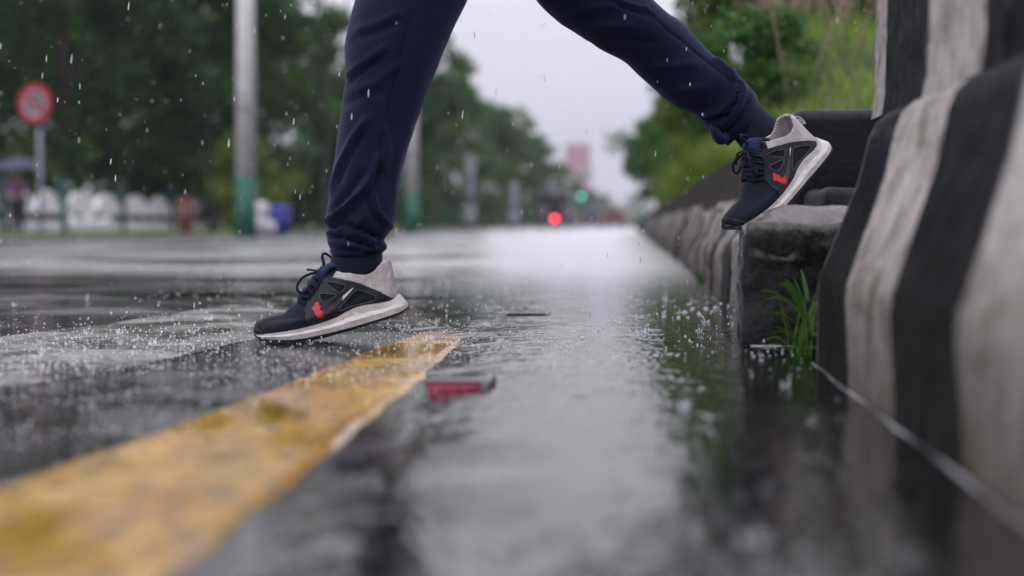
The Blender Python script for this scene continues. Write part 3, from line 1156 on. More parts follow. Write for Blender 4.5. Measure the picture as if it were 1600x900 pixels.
def build_shoe():
    V, Fc = zones['upper']
    shoe = pydata('shoe', V, Fc, M['knit_navy'], weld=1e-5)
    md = shoe.modifiers.new('thick', 'SOLIDIFY'); md.thickness = .003; md.offset = -1
    V, Fc = zones['collar']
    o = pydata('collar', V, Fc, M['knit_grey'], shoe, weld=1e-5)
    md = o.modifiers.new('thick', 'SOLIDIFY'); md.thickness = .0065; md.offset = -.72
    V, Fc = zones['toe_cap']
    o = pydata('toe_cap', V, Fc, M['rubber'], shoe, weld=1e-5)
    md = o.modifiers.new('thick', 'SOLIDIFY'); md.thickness = .003; md.offset = .2
    # side cage with three cut windows, rims round them
    for sg in (1, -1):
        mb = MB(); overlay(mb, cage_poly, [win1, win2, win3], .0003, .0016, sides=(sg,))
        auto_smooth(mb.build('side_panel', M['cage'], shoe), 50)
        for w in (win1, win2, win3):
            mb = MB(); rim(mb, w, .0014, .0011, sg); mb.build('piping', M['cage_trim'], shoe)
        mb = MB(); overlay(mb, swoosh, [], .0021, .0006, .003, sides=(sg,))
        mb.build('logo', M['logo'], shoe, smooth=False)
    # midsole: four traced lines from top to bottom, each with its own flare
    def ring_lines(lines, flares, name, mat, capb=False, capt=True, n=110):
        cs = [curve2(l, n) for l in lines]
        v = []; f = []
        L = len(cs)
        for sg in (-1, 1):
            base = len(v)
            for i in range(n):
                s = i / (n - 1)
                endf = min(1, math.sqrt(min(s, 1 - s) / .03)) if min(s, 1 - s) < .03 else 1
                for c, fl in zip(cs, flares):
                    w = interp(W0, s) + fl * endf
                    v.append(P3(c[i], sg * w))
            for i in range(n - 1):
                for k in range(L - 1):
                    a = base + i * L + k
                    q = (a, a + 1, a + L + 1, a + L)
                    f.append(q if sg < 0 else q[::-1])
        off = n * L
        for i in range(n - 1):
            if capb:
                a = i * L + L - 1
                f.append((a, a + off, a + L + off, a + L))
            if capt:
                a = i * L
                f.append((a, a + L, a + L + off, a + off))
        o = pydata(name, v, f, mat, shoe, weld=1e-5)
        auto_smooth(o, 42)
        return o
    top = [(110, 692), (150, 726), (300, 712), (450, 687), (600, 652), (750, 602), (850, 548), (950, 507), (1100, 485), (1188, 462), (1236, 415)]
    um = [(107, 698), (142, 736), (300, 730), (450, 712), (600, 680), (750, 638), (880, 588), (1000, 556), (1120, 528), (1220, 492), (1286, 470)]
    lm = [(106, 702), (138, 742), (300, 742), (450, 728), (600, 700), (750, 665), (880, 625), (1000, 590), (1120, 556), (1230, 520), (1306, 496)]
    bt = [(106, 706), (126, 722), (190, 757), (330, 767), (500, 757), (700, 717), (900, 667), (1100, 607), (1250, 557), (1308, 520)]
    ring_lines([top, um, lm, bt], [.0018, .0004, .0066, .0046], 'midsole', M['midsole'])
    ob = [(103, 688), (118, 728), (150, 760), (200, 786), (330, 792), (500, 782), (650, 757), (850, 702), (1000, 657), (1150, 612), (1250, 574), (1311, 532)]
    ot = [(104, 684), (122, 716), (188, 755), (330, 765), (500, 755), (700, 715), (900, 665), (1100, 605), (1250, 555), (1310, 517)]
    ring_lines([ot, ob], [.0052, .0046], 'outsole', M['rubber'], capb=True, capt=False)
    # tongue
    tv = []; tf = []
    line = curve2([(600, 285), (640, 225), (690, 190), (730, 185), (770, 215)], 16)
    for i, p in enumerate(line):
        for k in range(9):
            a = -1 + 2 * k / 8
            tv.append((p.x + .010 * a * a, a * .024, p.y - .006 * a * a))
    for i in range(15):
        for k in range(8):
            a = i * 9 + k
            tf.append((a, a + 1, a + 10, a + 9))
    o = pydata('tongue', tv, tf, M['lining'], shoe)
    md = o.modifiers.new('thick', 'SOLIDIFY'); md.thickness = .006; md.offset = 0
    # blue-grey base of the lacing
    # laces
    mb = MB()
    def surf(s_, k_, sg, off):
        i = int(s_ * (NS - 1)); j = int(k_ * (NK - 1))
        p, w = UP[i][j]
        return P3(p, sg * w) + Vector((-.72 * off, sg * .35 * off, .62 * off))
    for n_, k_ in enumerate((.56, .63, .70, .77, .84, .91)):
        row = [surf(.115, k_ - .03, -1, .001), surf(.07, k_ - .01, -1, .0042), surf(.03, k_, -1, .005), surf(0, k_ + .01, 1, .0055),
               surf(.03, k_, 1, .005), surf(.07, k_ - .01, 1, .0042), surf(.115, k_ - .03, 1, .001)]
        mb.tube(smooth_poly(row, 24), .0028, 8, flat=.7)
        if n_ < 5:
            for sg in (-1, 1):
                row = [surf(.10, k_, sg, .001), surf(.05, k_ + .02, sg, .006), surf(0, k_ + .04, sg, .0075), surf(.05, k_ + .055, -sg, .006), surf(.10, k_ + .06, -sg, .001)]
                mb.tube(smooth_poly(row, 20), .0026, 8, flat=.7)
    def side(pts, r=.0027):
        mb.tube(smooth_poly([P3(s2((a, b)), y) for a, b, y in pts], 40), r, 8, flat=.75)
    side([(622, 256, -.004), (560, 262, -.016), (502, 290, -.027), (463, 345, -.033), (466, 392, -.034), (502, 406, -.03), (545, 368, -.022), (588, 300, -.012), (618, 262, -.005)])
    side([(622, 256, .004), (580, 280, .02), (520, 330, .036), (500, 390, .042), (530, 420, .042), (570, 380, .034), (610, 300, .018), (625, 262, .006)])
    side([(628, 244, 0), (652, 190, -.006), (640, 132, -.006), (658, 106, -.002), (712, 142, .004), (722, 168, .006), (690, 200, .004), (640, 238, 0)], .0034)
    side([(622, 250, -.003), (575, 236, -.012), (528, 229, -.018)], .0020)
    side([(626, 252, .003), (600, 250, .02), (575, 300, .034), (560, 350, .040)], .0020)
    mb.ball(P3(s2((618, 250)), 0), .0075, 2, (1, 1.3, .9))
    mb.ball(P3(s2((640, 226)), -.001), .0065, 2, (1, 1.2, .8))
    mb.build('shoelace', M['lace'], shoe)
    # heel pull loop
    tv = []; tf = []
    lp = [q.to_2d() for q in smooth_poly([s2(p).to_3d() for p in [(1168, 218), (1196, 206), (1222, 216), (1240, 250), (1246, 286), (1236, 288), (1226, 254), (1208, 228), (1178, 232)]], 40)]
    for p in lp:
        for yy in (-.0045, .0045): tv.append((p.x, yy, p.y))
    for i in range(len(lp) - 1):
        tf.append((2 * i, 2 * i + 1, 2 * i + 3, 2 * i + 2))
    o = pydata('pull_loop', tv, tf, M['tab'], shoe)
    md = o.modifiers.new('thick', 'SOLIDIFY'); md.thickness = .0014
    return shoe


person = empty('person', (gnd(780, 560).x, P0.y + .1, 0))
tag(person, 'walker in navy joggers and dark running shoes striding off the kerb step', 'person')
PINV = Matrix.Translation(-person.location)


def own(o, parent=person):
    o.parent = parent
    o.matrix_parent_inverse = Matrix.Translation(-parent.location)
    return o


shoe1 = build_shoe()
SYAW = YAW
org = P0 + hfw * .045
shoe1.location = (org.x, org.y, .002)
shoe1.rotation_euler = (0, 0, SYAW)
shoe2 = copy_tree(shoe1)
own(shoe1)
for o_ in [shoe2] + list(shoe2.children):          # the flexed rear shoe: ankle opening pushed forward
    o_.data = o_.data.copy()
    for q_ in o_.data.vertices:
        q_.co.x -= .24 * max(0, q_.co.z - .045) * sstep(.04, .14, q_.co.x)
# rear shoe: heel lifted, toe turned toward the camera, ball of the foot on the block
YAW2 = YAW + R(27)
PIT2 = R(26.5)
Rm = Matrix.Rotation(YAW2, 3, 'Z') @ Matrix.Rotation(-PIT2, 3, 'Y')
toe_target = at(1135, 350, 2.76)
toe_loc = P3(s2((105, 690)), 0)
shoe2.rotation_euler = Rm.to_euler()
shoe2.location = toe_target - Rm @ toe_loc
own(shoe2)


# ------------------------------------------------------------------ trousers
def poly_dist(p, line):
    best = 1e9
    for a, b in zip(line, line[1:]):
        ax, ay = a; bx, by = b
        dx, dy = bx - ax, by - ay
        t = max(0, min(1, ((p[0] - ax) * dx + (p[1] - ay) * dy) / (dx * dx + dy * dy)))
        d = math.hypot(p[0] - ax - t * dx, p[1] - ay - t * dy)
        if d < best: best = d
    return best


def leg(secs, ds, folds, mb, nr=150, na=96, ratio=.95, wob=.0028, seed=0, bag=None):
    """cloth tube through traced left/right edge pairs; folds = (line, half width px, height m)"""
    Lp = smooth_poly([(a[0], a[1], 0) for a in secs], nr)
    Rp = smooth_poly([(a[2], a[3], 0) for a in secs], nr)
    base = len(mb.v)
    for i in range(nr):
        t = i / (nr - 1)
        d = interp(ds, t)
        a = at(Lp[i].x, Lp[i].y, d); b = at(Rp[i].x, Rp[i].y, d)
        c = (a + b) / 2; h = (b - a) / 2
        dep = hfw * (h.length * ratio)
        for k in range(na):
            th = 2 * math.pi * k / na
            off = h * math.cos(th) + dep * math.sin(th)
            p = c + off
            nrm = off.normalized()
            px, py = proj(p)
            disp = 0
            frontness = 1 if math.sin(th) < .25 else .5
            edge = 1 - .55 * abs(math.cos(th)) ** 8
            for line, w, amp in folds:
                dd = poly_dist((px, py), line) * 1.4
                if dd < 3.2 * w:
                    disp += 1.95 * amp * math.exp(-(dd / w) ** 2) * frontness * edge
            q = p * 9 + Vector((seed, seed * 2, 0))
            # soft drapery noise stretched along the leg
            disp += wob * noise.noise((q.x * 1.4, q.y * 1.4, q.z * .55)) + wob * .35 * noise.noise(q * 2.6)
            mb.v.append(tuple(p + nrm * disp))
    for i in range(nr - 1):
        for k in range(na):
            k2 = (k + 1) % na
            mb.f.append((base + i * na + k, base + i * na + k2, base + (i + 1) * na + k2, base + (i + 1) * na + k))


D1c = SD                                   # front leg depth
tr = MB()
secs1 = [(718, -330, 915, -240), (690, -270, 880, -200), (640, -190, 835, -150), (590, -90, 775, -75), (566, -30, 742, -25), (556, 0, 728, 6), (546, 40, 708, 47), (540.5, 72, 693, 80),
         (540.5, 105, 679, 115), (541, 124, 667, 145), (535, 165, 655, 178), (530, 200, 645, 205), (524, 240, 635, 238), (518, 280, 625, 280), (513, 315, 621.5, 315),
         (508.5, 342, 620, 338), (510, 354, 613, 356), (512, 360, 606, 366), (510.5, 369, 602, 374), (513, 378, 605, 383), (516, 388, 603, 392), (517, 395, 600, 396), (519, 398, 598, 399)]
folds1 = [
    ([(646, 23), (629, 70), (613, 140), (604, 187), (594, 233), (585, 289), (583, 308)], 2.2, -.0022),       # seam
    ([(545, 118), (560, 104), (580, 90), (602, 74)], 5, .0040), ([(548, 128), (570, 108), (598, 90)], 4, -.0030),
    ([(559, 47), (590, 36), (625, 20)], 6, .0030), ([(556, 60), (590, 50), (622, 36)], 5, -.0024),
    ([(510, 346), (541, 322), (573, 289), (585, 261), (590, 243)], 5, .0062), ([(520, 330), (545, 303), (568, 270)], 7, -.0040),
    ([(525, 352), (556, 328), (580, 300)], 6, -.0030),
    ([(583, 304), (590, 331), (600, 345), (613, 357)], 4, .0046), ([(577, 312), (583, 335), (597, 352)], 5, -.0035),
    ([(517, 297), (531, 257), (552, 214), (573, 187)], 7, .0042), ([(529, 285), (546, 244), (566, 212)], 6, -.0028),
    ([(600, 200), (606, 230), (600, 262)], 8, .003), ([(640, 205), (622, 250), (615, 300)], 8, .0025),
    ([(562, 140), (590, 128), (626, 100)], 8, .0026), ([(538, 165), (562, 150), (598, 145)], 7, -.0022),
    ([(511, 357), (527, 352), (550, 352), (573, 361), (600, 374)], 3.0, -.0058),
    ([(512, 365), (531, 361), (555, 366), (584, 378)], 3.2, .0040),
    ([(511, 371), (531, 370), (555, 378), (580, 386), (603, 378)], 2.6, -.0052),
    ([(516, 380), (545, 383), (575, 391), (602, 387)], 3.0, .0036),
    ([(517, 387), (550, 390), (580, 396), (602, 395)], 2.4, -.0046),
    ([(556, 352), (566, 345), (572, 336)], 4, .003),
]
leg(secs1, [(0, D1c + .10), (.35, D1c + .03), (1, D1c)], folds1, tr, seed=1)
secs2 = [(705, -300, 870, -330), (735, -210, 905, -250), (775, -105, 915, -190), (815, -35, 925, -130), (842, 5, 950, -85), (872, 34, 972, -50), (900, 52, 990, -28), (940, 78, 1019, 0), (972, 94, 1042, 20), (992, 111, 1066, 36),
         (1030, 146, 1098, 72), (1052, 164, 1118, 91), (1070, 174, 1131, 100), (1084, 178, 1146, 107), (1095, 189, 1158, 124), (1103, 200, 1170, 134), (1112, 208, 1178, 144), (1122, 216, 1183, 154), (1131, 223, 1186, 161), (1137, 228, 1189, 168)]
folds2 = [
    ([(1001, 11), (1017, 25), (1043, 48), (1070, 67), (1097, 91), (1123, 112), (1145, 131), (1150, 136)], 2.0, -.0024),
    ([(960, -2), (985, 8), (1010, 14)], 4, .003), ([(965, 8), (990, 16), (1012, 26)], 4, -.003),
    ([(1126, 97), (1147, 112), (1155, 133), (1150, 158), (1134, 180), (1113, 187), (1094, 188)], 2.4, -.0075),
    ([(1118, 94), (1140, 112), (1147, 133), (1142, 156), (1126, 174), (1104, 180)], 5, .0055),
    ([(1160, 128), (1163, 145), (1152, 172), (1134, 192), (1112, 200)], 5, .0036),
    ([(905, 48), (935, 40), (985, 42)], 8, .0028), ([(925, 66), (965, 60), (1020, 66)], 8, -.0022),
    ([(1000, 108), (1040, 104), (1085, 100)], 9, .0024), ([(1040, 150), (1070, 140), (1100, 138)], 8, .0026),
    ([(1172, 138), (1168, 160), (1150, 190), (1132, 208)], 3, -.004),
    ([(880, 30), (915, 14), (960, 10)], 8, .003),
]
D2c = 2.90
leg(secs2, [(0, D1c + .10), (.4, D2c - .05), (1, D2c)], folds2, tr, seed=5)
# pelvis
pc = at(800, -290, D1c + .10)
tr.ball(pc, .17, 3, (1.0, .8, .85))
trousers = tr.build('trousers', M['navy'])
own(trousers)
# bow of the untied hem drawstring under the rear cuff
hm = MB()
q = [at(1118, 205, 2.86), at(1120, 216, 2.85), at(1127, 224, 2.85), at(1134, 222, 2.85), at(1135, 212, 2.86), at(1130, 204, 2.87)]
hm.tube(smooth_poly([at(1114, 196, 2.87), at(1118, 208, 2.86), at(1126, 218, 2.86), at(1133, 214, 2.87), at(1138, 206, 2.88)], 24), [.007 + .005 * math.sin(math.pi * i_ / 23) for i_ in range(24)], 12, flat=.9)
own(hm.build('hem', M['navy']))

# socks
def sock(secs, d, name='sock', nr=26, na=40):
    mb = MB(); leg(secs, [(0, d), (1, d)], [], mb, nr, na, .85, .0012, 9)
    return own(mb.build(name, M['sock']))


s1 = sock([(524, 380, 592, 382), (519, 396, 597, 398), (516, 410, 597, 408), (516, 424, 594, 420), (520, 436, 588, 436)], D1c)
s2o = sock([(1120, 196, 1172, 142), (1137, 210, 1186, 162), (1148, 218, 1197, 174), (1157, 228, 1211, 184), (1166, 240, 1222, 196), (1172, 252, 1226, 212)], D2c - .01)


def sock_mark(parent, pts_list, d, off=.043):
    mb = MB()
    for pts in pts_list:
        mb.tube(smooth_poly([at(a, b, d - off + abs(a - 556) / 40 * .016 - .002) for a, b in pts], 14), .0016, 6)
    o = mb.build('logo', M['sock_blue'])
    o.parent = parent
    o.matrix_parent_inverse = Matrix.Translation(-person.location)
    return o


sock_mark(s1, [[(524, 402), (520, 406), (522, 412), (528, 414), (530, 410)], [(534, 402), (533, 408), (537, 410)], [(523, 400), (526, 404)], [(536, 403), (536.5, 409)]], D1c, .047)
sock_mark(s1, [[(583, 412), (584, 413.5)], [(572, 421), (580, 422)]], D1c, .047)

# the rest of the walker, above the picture: body and jacket
def skin_mesh(name, verts, edges, radii, mat, parent, root=0, sub=2):
    me = bpy.data.meshes.new(name)
    me.from_pydata([tuple(v) for v in verts], edges, [])
    o = link(name, me, mat)
    o.modifiers.new('skin', 'SKIN')
    sd = me.skin_vertices[0].data
    for i, r in enumerate(radii):
        sd[i].radius = (r, r) if not isinstance(r, tuple) else r
    sd[root].use_root = True
    ss = o.modifiers.new('sub', 'SUBSURF'); ss.levels = sub; ss.render_levels = sub
    return o


hip = pc
fx = -rgt
side_ = hfw
def B(f_, s_, z_): return hip + fx * f_ + side_ * s_ + Vector((0, 0, z_))
k1 = at(610, 120, D1c); a1 = at(556, 400, D1c); k2 = at(958, 10, D2c - .03); a2 = at(1165, 190, D2c)
bv_ = [B(0, 0, 0), B(.02, 0, .18), B(.05, 0, .36), B(.07, 0, .46), B(.09, 0, .54), B(.11, 0, .64), B(.115, 0, .73),
       B(.05, .17, .40), B(.16, .22, .16), B(.36, .20, .10), B(.05, -.17, .40), B(-.10, -.23, .16), B(-.02, -.24, -.08),
       B(0, -.09, -.05), k1, a1, B(0, .09, -.05), k2, a2]
be_ = [(0, 1), (1, 2), (2, 3), (3, 4), (4, 5), (5, 6), (2, 7), (7, 8), (8, 9), (2, 10), (10, 11), (11, 12), (0, 13), (13, 14), (14, 15), (0, 16), (16, 17), (17, 18)]
br_ = [.13, .12, .14, .07, .055, .085, .07, .06, .042, .03, .06, .042, .03, .08, .05, .032, .08, .05, .032]
own(skin_mesh('body', bv_, be_, br_, M['skin'], person))
jk = MB()
jk.tube(smooth_poly([bv_[0] - Vector((0, 0, .14)), bv_[0], bv_[1], bv_[2] - Vector((0, 0, .06)), bv_[2] + Vector((0, 0, .03)), bv_[3]], 24),
        [.19 + .0 * k_ if k_ < 6 else (.19 - .02 * math.sin((k_ - 6) / 6) if k_ < 15 else .172 - .013 * (k_ - 15)) for k_ in range(24)], 28)
for sh_, el_, wr_ in ((bv_[7], bv_[8], bv_[9]), (bv_[10], bv_[11], bv_[12])):
    jk.tube(smooth_poly([sh_.lerp(bv_[2], .5) + Vector((0, 0, .02)), sh_, el_, wr_], 24), [.085 - .0017 * k_ for k_ in range(24)], 16)
own(jk.build('jacket', M['dark_cloth']))
hc = bv_[5].lerp(bv_[6], .4)
for sg in (-1, 1):
    q_ = MB(); q_.ball(hc + fx * .078 + side_ * (.030 * sg), .011, 2); own(q_.build('eye', M['black_paint']))
    q_ = MB(); q_.ball(hc - fx * .01 + side_ * (.083 * sg), .026, 2, (.8, .5, 1.2)); own(q_.build('ear', M['skin']))
q_ = MB(); q_.tube([hc + fx * .082 + Vector((0, 0, .0)), hc + fx * .104 - Vector((0, 0, .03)), hc + fx * .085 - Vector((0, 0, .038))], [.007, .014, .010], 10); own(q_.build('nose', M['skin']))
q_ = MB(); q_.tube([hc + fx * .075 - side_ * .02 - Vector((0, 0, .062)), hc + fx * .083 - Vector((0, 0, .06)), hc + fx * .075 + side_ * .02 - Vector((0, 0, .062))], .006, 8); own(q_.build('mouth', M['red_paint']))
hb = MB(); hb.ball(bv_[6] + Vector((0, 0, .01)) - fx * .02, .095, 3, (1, .9, 1))
own(hb.build('hair', M['hair']))
for w_, sg in ((bv_[9], 1), (bv_[12], -1)):
    hd = MB()
    for k in range(5):
        b0 = w_ + fx * (.02 + .004 * k) + side_ * (sg * .0) + Vector((0, 0, -.02))
        sp = (k - 2) * .016
        L_ = (.05, .075, .08, .075, .06)[k]
        hd.tube([w_, b0 + fx * sp + Vector((0, 0, -.05)), b0 + fx * (sp * 1.2) + Vector((0, 0, -.05 - L_ * .5)), b0 + fx * (sp * 1.1 + .01) + Vector((0, 0, -.05 - L_))], [.018, .010, .009, .007], 8)
    own(hd.build('hand', M['skin']))

# ------------------------------------------------------------------ road studs
def stud(px0, px1, py, h, body_px):
    a = gnd(px0, py); b = gnd(px1, py)
    e = empty('road_stud', ((a.x + b.x) / 2, a.y, 0))
    w = (b.x - a.x) / 2
    mb = MB()
    mb.box((-w - body_px, .004, -.005), (w + .008, .10, h * .96), bev=.006)
    o = mb.build('body', M['stud_body'], e)
    for v_ in o.data.vertices:              # wedge: the rear slopes down
        if v_.co.y > .06 and v_.co.z > .005: v_.co.z *= .6
    mb = MB(); mb.box((-w, 0, .0015), (w, .0055, h * .90), bev=.001)
    mb.build('reflector', M['reflector'], e)
    mb = MB(); mb.box((w, -.002, -.004), (w + .012, .09, h), bev=.003); mb.box((-w - .003, -.002, h * .92), (w + .004, .03, h * 1.02), bev=.002)
    mb.build('frame', M['plastic_grey'], e)
    return e


e1 = stud(668, 752, 617, .019, -.004)
tag(e1, 'near raised road stud with red reflector at the edge of the yellow line', 'road stud', 'road studs beside the puddle')
e2 = stud(794, 850, 498, .0125, .001)
tag(e2, 'far road stud nearly drowned in the puddle, thin red top showing', 'road stud', 'road studs beside the puddle')

# ------------------------------------------------------------------ rain, splashes, foam
rb = MB()
rng = random.Random(23)
OCT = [(0, 0, -1), (1, 0, 0), (0, 1, 0), (-1, 0, 0), (0, -1, 0), (0, 0, 1)]
OCF = [(0, 2, 1), (0, 3, 2), (0, 4, 3), (0, 1, 4), (5, 1, 2), (5, 2, 3), (5, 3, 4), (5, 4, 1)]


def drop(mb, c, r, l=1.0, lean=0.0):
    n = len(mb.v)
    rings = ((-1, 0), (-.7, .8), (0, 1), (.6, .62), (1, 0))
    mb.v.append((c.x, c.y, c.z - r * l))
    for zz, rr in rings[1:4]:
        for k in range(6):
            th = k * math.pi / 3
            mb.v.append((c.x + math.cos(th) * r * rr + lean * zz * r * l, c.y + math.sin(th) * r * rr, c.z + zz * r * l))
    mb.v.append((c.x + lean * r * l, c.y, c.z + r * l))
    for k in range(6):
        k2 = (k + 1) % 6
        mb.f.append((n, n + 1 + k2, n + 1 + k))
        for q in range(2):
            a = n + 1 + q * 6
            mb.f.append((a + k, a + k2, a + 6 + k2, a + 6 + k))
        mb.f.append((n + 13 + k, n + 13 + k2, n + 19))


for i in range(1300):
    d = rng.uniform(2.3, 6.5)
    p = at(rng.uniform(-60, 1660), rng.uniform(-60, 520), d)
    if p.z < .03 or (p.x > .2 and p.z < .6): continue
    drop(rb, p, (.0004 + .0010 * rng.random() ** 2.2), rng.uniform(2.2, 7.5), rng.uniform(-.02, .14))
tag(rb.build('rain', M['bead']), kind='stuff')

sb = MB()


def splash(p, h, crown=.008):
    n = int(rng.uniform(2, 9))
    lean_ = Vector((rng.gauss(0, .22), rng.gauss(0, .22), 1)) * h
    k_ = rng.uniform(.45, 1.0)
    if rng.random() < .6:
        sb.tube([p, p + lean_ * .5, p + lean_], [.0028 * k_, .0010 * k_, .0015 * k_], 7)
    drop(sb, p + lean_ * rng.uniform(1.0, 1.6), .0019 * k_, rng.uniform(.8, 1.6))
    for k in range(n):
        th = k * 6.283 / n + rng.random()
        rr = crown * rng.uniform(.4, 1.6)
        q = p + Vector((math.cos(th) * rr, math.sin(th) * rr, crown * rng.uniform(.3, .9)))
        sb.tube([p + Vector((math.cos(th) * rr * .6, math.sin(th) * rr * .6, 0)), q], [.0016, .0007], 5)
        drop(sb, q + Vector((0, 0, .002)), rng.uniform(.0008, .0016), 1)


for (px, py, h) in [(138, 522, .022), (186, 522, .008), (672, 531, .010), (650, 575, .018), (1106, 530, .035), (1104, 505, .02), (905, 618, .03), (1230, 605, .016), (964, 505, .006), (920, 490, .008), (540, 472, .01),
                    (300, 520, .01), (1180, 850, .012), (330, 500, .012), (1070, 640, .01), (1010, 520, .014), (780, 455, .018), (1040, 470, .02), (240, 540, .01), (60, 560, .012)]:
    splash(gnd(px, py, .008), h)
for i in range(45):
    p = Vector((rng.uniform(-2.2, .25), 1.2 + 7 * rng.random() ** 1.3, .006))
    if -.62 < p.x < -.2 and p.y < 2.6: continue
    splash(p, rng.uniform(.003, .012), rng.uniform(.003, .007))
# beads of spray standing and bouncing on the asphalt
for i in range(2600):
    y = rng.uniform(1.25, 2.3); x = rng.uniform(-1.15, -.42)
    if noise.noise((x * 5, y * 4, 8)) + .3 * noise.noise((x * 19, y * 19, 5)) < rng.uniform(-.1, .4): continue
    r = rng.uniform(.0006, .0015)
    drop(sb, Vector((x, y, .004 + r * rng.uniform(.2, 1) + (.02 * rng.random() ** 4))), r, 1)
for i in range(5200):
    y = rng.gauss(2.35, .42)
    if y < 1.1: continue
    x = rng.uniform(-1.5, -.30) if rng.random() < .86 else rng.uniform(-.3, .28)
    if noise.noise((x * 6, y * 6, 1)) + .3 * noise.noise((x * 19, y * 19, 5)) < rng.uniform(-.35, .35): continue
    r = rng.uniform(.0006, .0017)
    drop(sb, Vector((x, y, .004 + r * rng.uniform(.2, 1) + (.012 * rng.random() ** 4))), r, 1)
for i in range(2600):                      # spray over the whole wet lane
    y = 2.3 + 7 * rng.random() ** 1.2; x = rng.uniform(-.25 * y - .4, .27)
    if noise.noise((x * 3, y * 2, 3)) < rng.uniform(-.4, .5): continue
    r = rng.uniform(.0007, .0018) * (1 + .1 * y)
    drop(sb, Vector((x, y, .008 + r + .03 * rng.random() ** 4)), r, rng.uniform(.8, 1.8))
tag(sb.build('rain_splash', M['bead']), kind='stuff')

# bubbles floating on the puddle and the foam line along the kerb
fb = MB()
for (px, py, r) in [(1070, 484, .012), (1082, 478, .010), (1092, 486, .009), (1103, 478, .011), (1118, 476, .010), (1060, 492, .008), (1075, 492, .007), (968, 501, .008), (920, 489, .007), (910, 524, .008), (1078, 470, .008), (1112, 482, .007)]:
    p = gnd(px, py + 5, .009)
    bm = bmesh.new(); r *= .62; bmesh.ops.create_uvsphere(bm, u_segments=14, v_segments=8, radius=r)
    bmesh.ops.delete(bm, geom=[v for v in bm.verts if v.co.z < -r * .15], context='VERTS')
    for q_ in bm.verts: q_.co.z *= .8
    fb.bm(bm, Matrix.Translation(p))
tag(fb.build('foam_bubbles', M['bead']), kind='stuff')
fl = MB()
for y0_, y1_ in ((.5, 2.20), (3.05, 7.5)):
    pts = []; rad = []
    n = int((y1_ - y0_) / .03)
    for i in range(n):
        y = y0_ + (y1_ - y0_) * i / (n - 1)
        pts.append((.281 - .004 + .006 * noise.noise((y * 5, 1, 1)) + .003 * noise.noise((y * 23, 1, 1)), y, .010))
        rad.append(max(.00015, .0006 + .0028 * noise.noise((y * 7, 5, 2)) * (.5 + noise.noise((y * 31, 2, 2)))))
    fl.tube(pts, rad, 6)
pts = [(.205 + .016 * i / 8 * 1.0, 2.513, .010) for i in range(3)]
fl.tube([(.21, 2.505, .010), (.25, 2.50, .010), (.285, 2.498, .010)], [.0008, .0014, .0005], 6)
tag(fl.build('foam_line', M['bead']), kind='stuff')


# ------------------------------------------------------------------ trees
def leaf_cloud(mb, clumps, n, size, rg, flat=.0):
    for i in range(n):
        c, r = clumps[int(rg.random() * len(clumps))]
        d = Vector((rg.gauss(0, 1), rg.gauss(0, 1), rg.gauss(0, 1) * .75))
        d = d.normalized() * (rg.random() ** .45) * r
        p = c + d
        s = size * rg.uniform(.6, 1.4)
        a = Vector((rg.gauss(0, 1), rg.gauss(0, 1), rg.gauss(0, .6))).normalized()
        b = a.cross(Vector((rg.gauss(0, 1), rg.gauss(0, 1), rg.gauss(0, 1)))).normalized()
        k = len(mb.v)
        mb.v += [tuple(p - a * s), tuple(p + b * s * .42), tuple(p + a * s), tuple(p - b * s * .42)]
        mb.f.append((k, k + 1, k + 2, k + 3))


def make_tree(H, rad, base, leaves, size, seed, nclump=46, trunk_r=.16):
    """meshes of trunk (with limbs) and crown for one tree kind"""
    rg = random.Random(seed)
    tm = MB(); cm = MB()
    top = Vector((rg.uniform(-.3, .3), rg.uniform(-.3, .3), H * .8))
    tp = smooth_poly([(0, 0, -.1), (rg.uniform(-.1, .1), rg.uniform(-.1, .1), H * .25), (rg.uniform(-.2, .2), rg.uniform(-.2, .2), H * .5), tuple(top)], 14)
    tm.tube(tp, [trunk_r * (1 - .8 * i / 13) + (.06 if i == 0 else 0) for i in range(14)], 9)
    cl = []
    for i in range(nclump):
        th = rg.uniform(0, 6.283)
        z = base + (H - base) * rg.random() ** .85
        t = (z - base) / (H - base)
        rr = rad * (math.sin(math.pi * (.12 + .82 * t)) ** .7) * (rg.random() ** .5) * rg.uniform(.7, 1.12)
        c = Vector((math.cos(th) * rr, math.sin(th) * rr, z))
        cl.append((c, rad * rg.uniform(.16, .34)))
        if i % 3 == 0:
            s = tp[min(13, 3 + int(8 * t))]
            mid = s.lerp(c, .5) + Vector((0, 0, .15))
            tm.tube([s, mid, c], [trunk_r * .34, trunk_r * .22, .012], 6)
    leaf_cloud(cm, cl, leaves, size, rg)
    me_t = bpy.data.meshes.new('trunk'); me_t.from_pydata(tm.v, [], tm.f)
    me_c = bpy.data.meshes.new('crown'); me_c.from_pydata(cm.v, [], cm.f)
    return me_t, me_c


def plant_tree(name, kind, mat, loc, sc, rz, label, cat, group, bark=None):
    e = empty(name, loc, rz)
    e.scale = sc if isinstance(sc, tuple) else (sc, sc, sc)
    tag(e, label, cat, group)
    key = (kind[0].name, mat.name)
    for nm, me in (('trunk', kind[0]), ('crown', kind[1])):
        k2 = (me.name, mat.name if nm == 'crown' else 'bark')
        if k2 not in _mesh_cache:
            m2 = me.copy(); m2.materials.clear()
            m2.materials.append(mat if nm == 'crown' else M['bark'])
            _mesh_cache[k2] = m2
        o = bpy.data.objects.new(nm, _mesh_cache[k2]); col.objects.link(o); o.parent = e
    return e


